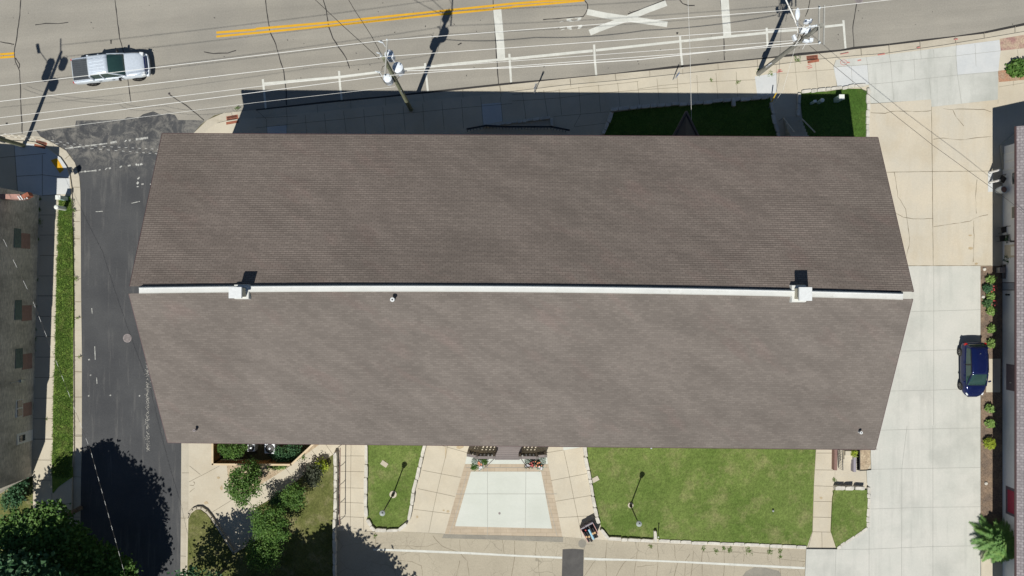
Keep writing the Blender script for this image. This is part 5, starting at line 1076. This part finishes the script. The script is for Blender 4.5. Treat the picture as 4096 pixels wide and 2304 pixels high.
def signpost(base, h, label, plates, colr):
    g = G(base, Zs); o = thing('street_sign', label, 'sign', (g.x, g.y, Zs), 'sign posts on the north pavement')
    MB().tube([(g.x, g.y, Zs), (g.x, g.y, Zs + h)], .03, 6).build('post', M['metal'], o)
    for (z0, z1, w, ang, mt, rnd) in plates:
        mb = MB(); c = Vector((g.x, g.y - .03, 0)); d = Vector((math.cos(ang), math.sin(ang), 0)); V = []; n = 20
        for s in (0, .012):
            for i in range(n):
                a = i * 6.2832 / n; e = .25 if not rnd else 1; cx_ = math.copysign(abs(math.cos(a)) ** e, math.cos(a)); sz = math.copysign(abs(math.sin(a)) ** e, math.sin(a)); V.append((c.x + d.x * cx_ * w / 2 + d.y * (s + .03), c.y + d.y * cx_ * w / 2 - d.x * (s + .03), (z0 + z1) / 2 + sz * (z1 - z0) / 2))
        mb.add(V, [tuple(range(n)), tuple(range(2 * n - 1, n - 1, -1))] + [(i, n + i, n + (i + 1) % n, (i + 1) % n) for i in range(n)]); mb.build('plate', M[mt], o)
signpost((2137, 376), 2.9, 'tall thin sign post seen edge-on, its long shadow crossing the gutter', [(2.2, 2.95, .5, .95, 'sign_grey', True), (1.75, 2.15, .3, .95, 'sign_grey', False)], None)
signpost((2691, 321), 2.0, 'short sign post carrying two small blue plates', [(1.75, 2.15, .34, 1.15, 'blue_sign', False), (1.2, 1.6, .34, 1.15, 'blue_sign', False)], None)
# ------------------------------------------------------------------ utility poles
def transformer(o, c, r, h):
    t = MB(); t.lathe((c.x, c.y, c.z - h), [(r * .93, 0), (r, .05), (r, h - .12), (r * 1.04, h - .1), (r * 1.02, h - .03), (r * .7, h + .02), (r * .2, h + .04)], 20); tt = t.build('transformer', M['tin'], o)
    for a in (.6, 2.4): mb = MB(); mb.tube([(c.x + math.cos(a) * r * .5, c.y + math.sin(a) * r * .5, c.z), (c.x + math.cos(a) * r * .6, c.y + math.sin(a) * r * .6, c.z + .28)], .04, 7, r1=.025); mb.build('bushing', M['porcelain'], tt)
    mb = MB()
    for s in (-1, 1):
        P = [Vector((c.x + math.cos(q) * (r + .08), c.y + math.sin(q) * (r + .08) , c.z - .3 - .25 * math.sin((q - s) * 1.2))) for q in (s, s + .5 * s, s + s, s + 1.5 * s)]; mb.tube(P, .013, 4)
    mb.build('lead_wire', M['cable'], tt)
def insul(mb, p, s=.05): mb.lathe((p.x, p.y, p.z), [(s * .6, 0), (s, .05), (s * .6, .08), (s, .13), (s * .3, .17)], 8)
p1b, p1t = G((1645, 440)), GK((1534, 229), .2215)
pole1 = thing('utility_pole', 'green-grey utility pole with three pale transformers near the left end of the building shadow', 'utility pole', p1b, 'utility poles along the street')
MB().tube([p1b, p1t], .17, 12, r1=.12).build('pole', M['wood_pole'], pole1)
A1, A2 = GK((1549, 160), .222), GK((1539.5, 303), .222)
MB().tube([A1, A2], .065, 4).build('crossarm', M['xarm'], pole1)
MB().tube([GK((1592, 295), .16), GK((1583, 320), .14)], .05, 4).build('bracket_arm', M['xarm'], pole1)
mb = MB()
for p in (A1, A2, GK((1545, 226), .224), GK((1524, 226), .225)): insul(mb, p)
mb.build('insulator', M['porcelain'], pole1)
mb = MB()
for q, k in (((1532, 171), .225), ((1525, 216), .205), ((1520, 290), .2), ((1571, 235), .195)):
    c = GK(q, k); mb.tube([c, c + Vector((-.28, .06, .1))], .05, 6, r1=.03); mb.tube([c, c + Vector((.1, -.15, -.3))], .02, 4)
mb.build('cutout', M['porcelain'], pole1)
transformer(pole1, GK((1556, 216), .2), .28, .85); transformer(pole1, GK((1590, 268), .166), .34, 1.0); transformer(pole1, GK((1549, 311), .164), .28, .9)
mb = MB()
for s, k0, k1 in (('330,340 360,380 430,560 500,600', .21, .17), ('540,640 600,830 680,900', .17, .13), ('300,680 330,760 440,900 530,880 600,830', .18, .14), ('350,640 360,580 420,540 500,580', .2, .17), ('720,620 735,680 620,810', .16, .14), ('560,440 590,500', .19, .17)):
    q = s.split(); n = len(q); mb.tube([GK(P3(*map(float, t.split(','))), k0 + (k1 - k0) * i / (n - 1)) for i, t in enumerate(q)], .016, 4)
mb.build('jumper_cable', M['cable'], pole1)
MB().tube([G(P3(815, 1215), 2.0), G(P3(700, 1010), 6.0)], .03, 5).build('ground_conduit', M['metal'], pole1)
p2b, p2t = G((3031, 297)), GK((3287, 99), .2)
pole2 = thing('utility_pole', 'grey utility pole with twin crossarms and a street lamp near the driveway apron', 'utility pole', p2b, 'utility poles along the street')
MB().tube([p2b, p2t], .18, 12, r1=.13).build('pole', M['wood_pole2'], pole2)
for x in (3277, 3297): MB().tube([GK((x, 21), .198), GK((x - 2, 179), .198)], .06, 4).build('crossarm', M['xarm'], pole2)
MB().box(tuple(G(P4(455, 1165), 3.0)), (.5, .06, .65), .55).build('street_number_plate', M['sign_grey'], pole2)
mb = MB()
for x, y, k in ((1345, 150, .2), (1345, 780, .2), (1160, 480, .2), (1280, 470, .2)): insul(mb, GK(P4(x, y), k), .06)
mb.build('insulator', M['porcelain'], pole2)
mb = MB(); c0 = GK(P4(1000, 560), .155); mb.tube([c0, GK(P4(955, 450), .17), GK(P4(955, 340), .172)], .03, 6); arm = mb.build('lamp_arm', M['metal'], pole2)
hd = GK(P4(948, 255), .172); mb = MB(); mb.lathe((0, 0, 0), [(.06, -.05), (.17, 0), (.16, .08), (.05, .14)], 14)
mb.v = [(hd.x + v[0] * .9, hd.y + v[1] * 2.4, hd.z + v[2]) for v in mb.v]; mb.build('lamp_head', M['tin'], pole2)
rg = random.Random(4); mb = MB()
for (x, y, k, w, d) in ((1110, 395, .175, .36, .28), (1180, 385, .175, .22, .3), (1045, 560, .165, .45, .4), (1130, 560, .165, .4, .5), (1100, 745, .155, .45, .22), (1190, 730, .155, .3, .3), (890, 690, .15, .2, .5), (1235, 480, .19, .45, .12)):
    c = GK(P4(x, y), k); MB().box(tuple(c), (w * .8, d * .8, .3), rg.uniform(-.4, .4)).build('cable_splice_box', M['tin'], pole2, bevel=.02)
mb = MB()
for s, k0, k1 in (('960,350 945,640 920,780', .17, .14), ('1080,450 1010,590 960,620 890,680', .18, .15), ('1200,380 1150,500 1180,620 1190,700', .18, .15), ('940,800 1050,640 1130,520', .14, .17), ('1020,780 900,830 1000,690', .14, .16), ('1060,560 1240,460 1300,480', .16, .2), ('1090,800 1040,890', .15, .14)):
    q = s.split(); n = len(q); mb.tube([GK(P4(*map(float, t.split(','))), k0 + (k1 - k0) * i / (n - 1)) for i, t in enumerate(q)], .02, 4)
mb.build('jumper_cable', M['wire'], pole2)
mb = MB()
for s, k0, k1 in (('1000,740 1040,650 1080,600', .15, .17), ('960,760 1030,690 1010,640', .15, .17), ('1030,520 980,600 900,800', .17, .14), ('1180,650 1100,640 1050,700', .17, .15)):
    q = s.split(); n = len(q); mb.tube([GK(P4(*map(float, t.split(','))), k0 + (k1 - k0) * i / (n - 1)) for i, t in enumerate(q)], .035, 4)
mb.build('black_cable', M['cable'], pole2)
p3b = G((99, 584)); p3t = GK((-438, 427), .215)
p3t = Vector((p3b.x, p3b.y, .215 * H))
pole3 = thing('utility_pole', 'dark utility pole leaning out of the left edge by the corner slab', 'utility pole', p3b, 'utility poles along the street')
MB().tube([p3b, p3t], .16, 12, r1=.11).build('pole', M['wood_pole'], pole3)
MB().tube([p3t + Vector((.0, 1.15, -.2)), p3t + Vector((.0, -1.15, -.2))], .06, 4).build('crossarm', M['xarm'], pole3)
for dx, dy, z in ((.55, .1, -1.3), (-.3, .5, -2.1), (.2, -.5, -3.0), (-.55, -.2, -2.2)): transformer(pole3, p3t + Vector((dx, dy, z)), .3, .9)
MB().tube([p3t + Vector((0, 0, -2.5)), p3t + Vector((-.9, 1.0, -2.2)), p3t + Vector((-1.2, 1.4, -2.2))], .03, 6).build('lamp_arm', M['metal'], pole3)
MB().box(tuple(p3t + Vector((-1.3, 1.6, -2.2))), (.22, .7, .14), .2).build('lamp_head', M['tin'], pole3)
MB().box((p3b.x, p3b.y, 2.6), (.1, .45, .7)).build('notice_plate', M['xarm'], pole3)
# ------------------------------------------------------------------ wires
def wire(label, path, r=.0155, mt='wire', name='power_line', n=10, sag=.012, group='overhead wires'):
    """path: list of (px, py, k) supports; sag is taken out of k mid-span while the wire stays on its line"""
    P = []
    for (x0, y0, k0), (x1, y1, k1) in zip(path[:-1], path[1:]):
        for i in range(n):
            t = i / n; P.append(GK((x0 + (x1 - x0) * t, y0 + (y1 - y0) * t), k0 + (k1 - k0) * t - sag * 4 * t * (1 - t)))
    P.append(GK(path[-1][:2], path[-1][2]))
    o = MB().tube(P, r, 5).build(name, M[mt]); tag(o, label, 'wire', group); return o
wire('bright wire reaching the far crossarm tips, highest of the three crossing above the pickup', [(-451, 397, .218), (1549, 160, .223), (3277, 31, .2), (4700, -130, .2)])
wire('bright wire along the crossarm centres, second from the top', [(-451, 458, .218), (1540, 226, .223), (3277, 104, .2)])
wire('bright wire ending at the lower crossarm tips', [(-451, 560, .215), (1537, 303, .222), (3275, 174, .2)])
wire('thin lower wire clamped below the transformers', [(-451, 525, .17), (1522, 287, .17), (1600, 277, .16), (3175, 162, .15)], .013)
wire('thick wavy pale cable strung below the thin lower wire', [(1600, 284, .145), (2048, 271, .14), (2560, 238, .14), (3172, 171, .145)], .026)
wire('faint thin cable lowest on the left half of the street', [(-451, 598, .14), (1024, 410, .14), (1580, 347, .138)], .009)
wire('twisted cable crossing the side street corner, upper one', [(-300, 490, .135), (145, 553, .132), (338, 582, .135), (640, 597, .14), (720, 601, .141)], .0095, 'twist')
wire('twisted cable crossing the side street corner, lower one', [(-300, 496, .13), (145, 562, .128), (338, 592, .13), (640, 616, .138), (720, 621, .14)], .0095, 'twist')
wire('thin dashed cable running down the left edge over the side street', [(-100, 720, .11), (130, 1200, .108), (362, 1800, .102), (501, 2304, .1), (620, 2750, .1)], .0095, 'twist', n=8, sag=.002)
wire('brown service wire slanting over the driveway to the house roof', [(3238, 182, .15), (3478, 381, .13), (3729, 579, .115), (3976, 758, .105), (4066, 827, .098), (4300, 1010, .09)], .014, 'cable', n=4, sag=.001)
wire('thin pale wire crossing the street down to the shaded north lawn', [(2745, -400, .2), (2752, 0, .15), (2760, 200, .11), (2766, 478, .06)], .010, n=4, sag=.001)
wire('black cable from the transformer pole to the top edge, left one', [(1517, 236, .21), (1450, 174, .195), (1368, 100, .18), (1306, 41, .17), (1258, -4, .16), (1100, -160, .14)], .02, 'cable', n=2, sag=0)
wire('black cable from the transformer pole to the top edge, right one', [(1524, 214, .21), (1486, 144, .195), (1450, 88, .18), (1420, 43, .172), (1395, 0, .165), (1300, -160, .14)], .02, 'cable', n=2, sag=0)
wire('stout white guy cable from the right pole out of the top edge', [(3190, 105, .16), (3163, 42, .17), (3140, -8, .18), (3040, -230, .2)], .04, n=3, sag=0)
wire('short bright guy wire anchored on the right pavement beside the yellow guard', [(3198, 128, .15), (3132, 360, .045), (3098, 412, .008)], .012, n=3, sag=0)
o = thing('guy_guard', 'yellow plastic guy wire guard slanting by the stair walk', 'guy guard', G(ZD(35, 975))); a, b = G(ZD(78, 900), 2.0), G(ZD(35, 985), .5); MB().tube([a, b], .045, 7).build('sleeve', M['yellow'], o); MB().tube([b, G(ZD(5, 1050), .15)], .015, 5).build('anchor_rod', M['metal'], o)

# ------------------------------------------------------------------ vehicles
def loft(rings, cap=True):
    mb = MB(); n = len(rings[0]); V = [p for r in rings for p in r]
    Fc = [(i * n + j, i * n + (j + 1) % n, (i + 1) * n + (j + 1) % n, (i + 1) * n + j) for i in range(len(rings) - 1) for j in range(n)]
    if cap: Fc += [tuple(range(n))[::-1], tuple(range((len(rings) - 1) * n, len(rings) * n))]
    return mb.add(V, [f[::-1] for f in Fc])
def body_ring(x, wl, zl, wm, zm, wt, zt, crown=.03):
    h = [(0, zl), (wl * .8, zl), (wl, zl + .06), (wm, zm), (wt + .02, zt - .05), (wt * .93, zt), (wt * .5, zt + crown), ]
    full = [(y, z) for y, z in h] + [(0, zt + crown * 1.15)] + [(-y, z) for y, z in h[::-1][:-1]]
    return [(x, y, z) for y, z in full]
def wheel(o, x, y, r, w, s):
    t = MB(); n = 26; V = []; prof = [(r * .62, -w / 2), (r * .92, -w / 2), (r, -w / 3), (r, w / 3), (r * .92, w / 2), (r * .62, w / 2)]
    for q, dy in prof:
        for i in range(n): a = i * 6.2832 / n; V.append((x + q * math.cos(a), y + dy, r + q * math.sin(a)))
    t.add(V, [(i * n + j, i * n + (j + 1) % n, (i + 1) * n + (j + 1) % n, (i + 1) * n + j) for i in range(5) for j in range(n)])
    ww = t.build('wheel', M['tyre'], o, local=True, smooth=True)
    mb = MB(); yy = y + s * w * .42
    for i in range(5):
        a = i * 1.2566; d = Vector((math.cos(a), 0, math.sin(a))); e = Vector((-math.sin(a), 0, math.cos(a))) * r * .1
        c = Vector((x, yy, r)); mb.add([tuple(c - e), tuple(c + e), tuple(c + d * r * .6 + e * .7), tuple(c + d * r * .6 - e * .7)], [(0, 1, 2, 3), (3, 2, 1, 0)])
    V = []; b = []
    for q in (r * .52, r * .62):
        for i in range(n): a = i * 6.2832 / n; V.append((x + q * math.cos(a), yy, r + q * math.sin(a)))
    mb.add(V, [(j, (j + 1) % n, n + (j + 1) % n, n + j) for j in range(n)]); mb.build('rim', M['rim'], ww, local=True)
# pickup
pk = thing('pickup_truck', 'silver-blue double cab pickup with a dark bed cover driving on the street', 'pickup truck', (-1584 / S, 868 / S, 0), rz=R(6.3))
st_ = [(-2.86, .86, .52, .93, .8, .90, .98), (-2.8, .95, .45, .98, .8, .95, 1.10), (-2.2, .98, .42, 1.01, .82, .97, 1.13), (-1.3, .97, .42, 1.0, .82, .96, 1.13), (-.4, .97, .42, .99, .82, .95, 1.13), (.6, .97, .42, .99, .82, .94, 1.13), (1.15, .97, .42, 1.0, .84, .92, 1.14), (1.7, .97, .42, 1.01, .84, .89, 1.14), (2.25, .95, .42, .98, .82, .84, 1.08), (2.6, .90, .42, .92, .78, .76, .98), (2.76, .80, .45, .82, .7, .66, .84)]
o_ = loft([body_ring(*s) for s in st_]).build('body', M['silver_paint'], pk, local=True, smooth=True, sub=2)
MB().prism([Vector(q + (0,)) for q in ((-2.72, -.8), (-1.28, -.8), (-1.28, .8), (-2.72, .8))], 1.15, 1.185).build('bed_cover', M['cover'], pk, local=True, bevel=.02)
mb = MB()
for i in range(9): mb.box((-2.0, -.64 + i * .16, 1.19), (1.36, .012, .012))
mb.build('cover_rib', M['black'], pk, local=True)
def cabring(x, wb, zb, wt, zt): return [(x, y, z) for y, z in ((0, zb), (wb, zb), (wb - .03, zb + .12), (wt + .04, zt - .14), (wt, zt - .04), (wt * .85, zt), (wt * .4, zt + .02), (0, zt + .025), (-wt * .4, zt + .02), (-wt * .85, zt), (-wt, zt - .04), (-wt - .04, zt - .14), (-wb + .03, zb + .12), (-wb, zb))]
gh = loft([cabring(-1.32, .86, 1.05, .80, 1.14), cabring(-1.22, .86, 1.05, .72, 1.62), cabring(-1.0, .87, 1.05, .70, 1.82), cabring(.2, .87, 1.05, .70, 1.84), cabring(.55, .88, 1.05, .72, 1.72), cabring(.95, .88, 1.05, .77, 1.42), cabring(1.32, .87, 1.05, .82, 1.14)]).build('cab_glass', M['car_glass'], pk, local=True, smooth=True)
rf_ = loft([[(x, y, z) for y, z in ((0, zt - .05), (.66, zt - .08), (.735, zt - .07), (.74, zt - .02), (.62, zt + .025), (.3, zt + .045), (0, zt + .05), (-.3, zt + .045), (-.62, zt + .025), (-.74, zt - .02), (-.735, zt - .07), (-.66, zt - .08))] for x, zt in ((-1.24, 1.72), (-1.1, 1.80), (-.6, 1.83), (.1, 1.83), (.32, 1.80))]).build('cab_roof', M['silver_paint'], pk, local=True, smooth=True)
mb = MB()
for i in range(5): mb.box((-.48, -.48 + i * .24, 1.885 - abs(i - 2) * .006), (1.15, .04, .02))
mb.build('roof_bead', M['silver_paint'], pk, local=True, bevel=.008)
for s in (-1, 1):
    MB().tube([(.3, s * .735, 1.78), (.9, s * .81, 1.44), (1.32, s * .875, 1.12)], .045, 5).build('pillar', M['silver_paint'], pk, local=True)
    MB().tube([(-.35, s * .77, 1.76), (-.35, s * .9, 1.12)], .05, 5).build('pillar', M['silver_paint'], pk, local=True)
    MB().tube([(-1.2, s * .77, 1.7), (-1.2, s * .9, 1.1)], .08, 5).build('pillar', M['silver_paint'], pk, local=True)
    MB().box((.85, s * 1.1, 1.18), (.14, .24, .2)).build('mirror', M['black'], pk, local=True, bevel=.03)
    MB().box((2.56, s * .78, .9), (.3, .24, .16), s * -.25).build('headlight', M['lamp_clear'], pk, local=True, bevel=.03)
    MB().box((-2.82, s * .86, .85), (.08, .14, .36)).build('tail_lamp', M['lamp_red'], pk, local=True)
    for x in (-1.75, 1.82): wheel(pk, x, s * .88, .39, .27, s)
    for x in (-.75, .25): MB().box((x, s * 1.005, .98), (.2, .03, .04)).build('door_handle', M['black'], pk, local=True)
MB().box((2.72, 0, .82), (.12, 1.1, .22)).build('grille', M['car_blue'], pk, local=True, bevel=.02)
MB().prism([Vector(q + (0,)) for q in ((2.66, -.92), (2.86, -.82), (2.92, -.4), (2.92, .4), (2.86, .82), (2.66, .92))], .42, .66).build('front_bumper', M['tin'], pk, local=True, bevel=.04)
MB().box((-2.9, 0, .55), (.14, 1.8, .2)).build('rear_bumper', M['metal'], pk, local=True, bevel=.03)
# hatchback
hb = thing('hatchback_car', 'deep blue hatchback parked on the pale driveway beside the mulch bed', 'car', (1822 / S, -322 / S, Zs), rz=R(-89.3))
st_ = [(-2.14, .52, .35, .62, .62, .52, .84), (-2.05, .74, .3, .80, .62, .70, .96), (-1.8, .85, .25, .89, .62, .80, 1.0), (-1.2, .88, .22, .90, .62, .80, .97), (-.2, .88, .2, .90, .6, .80, .95), (.8, .88, .2, .90, .6, .80, .95), (1.25, .87, .22, .90, .62, .76, .96), (1.55, .84, .25, .87, .6, .70, .90), (1.82, .72, .28, .78, .56, .58, .80), (2.02, .54, .32, .60, .5, .44, .68), (2.13, .3, .35, .36, .48, .28, .58)]
loft([body_ring(*s) for s in st_]).build('body', M['car_blue'], hb, local=True, smooth=True, sub=2)
loft([cabring(-2.04, .74, .85, .66, .93), cabring(-1.85, .76, .85, .62, 1.22), cabring(-1.6, .78, .85, .60, 1.38), cabring(-.6, .80, .85, .61, 1.44), cabring(.25, .80, .85, .60, 1.42), cabring(.7, .80, .85, .64, 1.22), cabring(1.22, .78, .85, .70, .94)]).build('cabin_glass', M['car_glass'], hb, local=True, smooth=True)
loft([[(x, y, z) for y, z in ((0, zt - .05), (w - .06, zt - .08), (w, zt - .07), (w + .01, zt - .02), (w * .84, zt + .02), (w * .4, zt + .04), (0, zt + .045), (-w * .4, zt + .04), (-w * .84, zt + .02), (-w - .01, zt - .02), (-w, zt - .07), (-w + .06, zt - .08))] for x, zt, w in ((-1.82, 1.31, .60), (-1.6, 1.39, .63), (-.6, 1.45, .645), (.1, 1.44, .63), (.28, 1.41, .61))]).build('roof_panel', M['car_blue'], hb, local=True, smooth=True)
for s in (-1, 1):
    MB().tube([(.27, s * .62, 1.38), (.7, s * .68, 1.2), (1.24, s * .76, .93)], .04, 5).build('pillar', M['car_blue'], hb, local=True)
    MB().tube([(-1.7, s * .62, 1.33), (-1.9, s * .76, .95)], .09, 5).build('pillar', M['car_blue'], hb, local=True)
    MB().tube([(-.45, s * .655, 1.36), (-.4, s * .81, .95)], .035, 5).build('pillar', M['black'], hb, local=True)
    MB().box((.88, s * .98, 1.0), (.12, .2, .12), s * .3).build('mirror', M['car_blue'], hb, local=True, bevel=.03)
    MB().box((-1.98, s * .74, .86), (.2, .2, .2), s * .5).build('tail_lamp', M['lamp_red'], hb, local=True, bevel=.04)
    MB().box((1.86, s * .60, .70), (.24, .12, .08), s * -.5).build('headlight', M['lamp_clear'], hb, local=True, bevel=.03)
    for x in (-1.32, 1.30): wheel(hb, x, s * .81, .32, .21, s)
    for x in (-.6, .4): MB().box((x, s * .9, .8), (.16, .03, .03)).build('door_handle', M['car_blue'], hb, local=True)
    MB().tube([(-1.3, s * .66, 1.4), (.2, s * .66, 1.43)], .014, 4).build('roof_rail', M['black'], hb, local=True)
MB().lathe((-1.3, 0, 1.46), [(.03, 0), (.02, .05), (.008, .1)], 8).build('aerial', M['metal'], hb, local=True)
MB().box((2.12, 0, .4), (.05, .7, .14)).build('grille', M['black'], hb, local=True)
MB().tube([(1.18, -.6, .98), (1.15, 0, 1.0), (1.18, .6, .98)], .018, 4).build('wiper', M['black'], hb, local=True)
for lb_, q in (('small white stone in the mulch between the upper hostas', ZL(1108, 388)), ('small white stone alone in the lower mulch bed', ZK(2045, 553)), ('flat pale stone at the top corner of the mulch bed', Q5(205, 930))):
    c = G(q, Zs); o = thing('garden_stone', lb_, 'stone', (c.x, c.y, Zs), 'stones in the mulch bed'); MB().lathe((c.x, c.y, Zs), [(.12, 0), (.14, .06), (.09, .12)], 8).build('rock', M['stone'], o, bevel=.01)
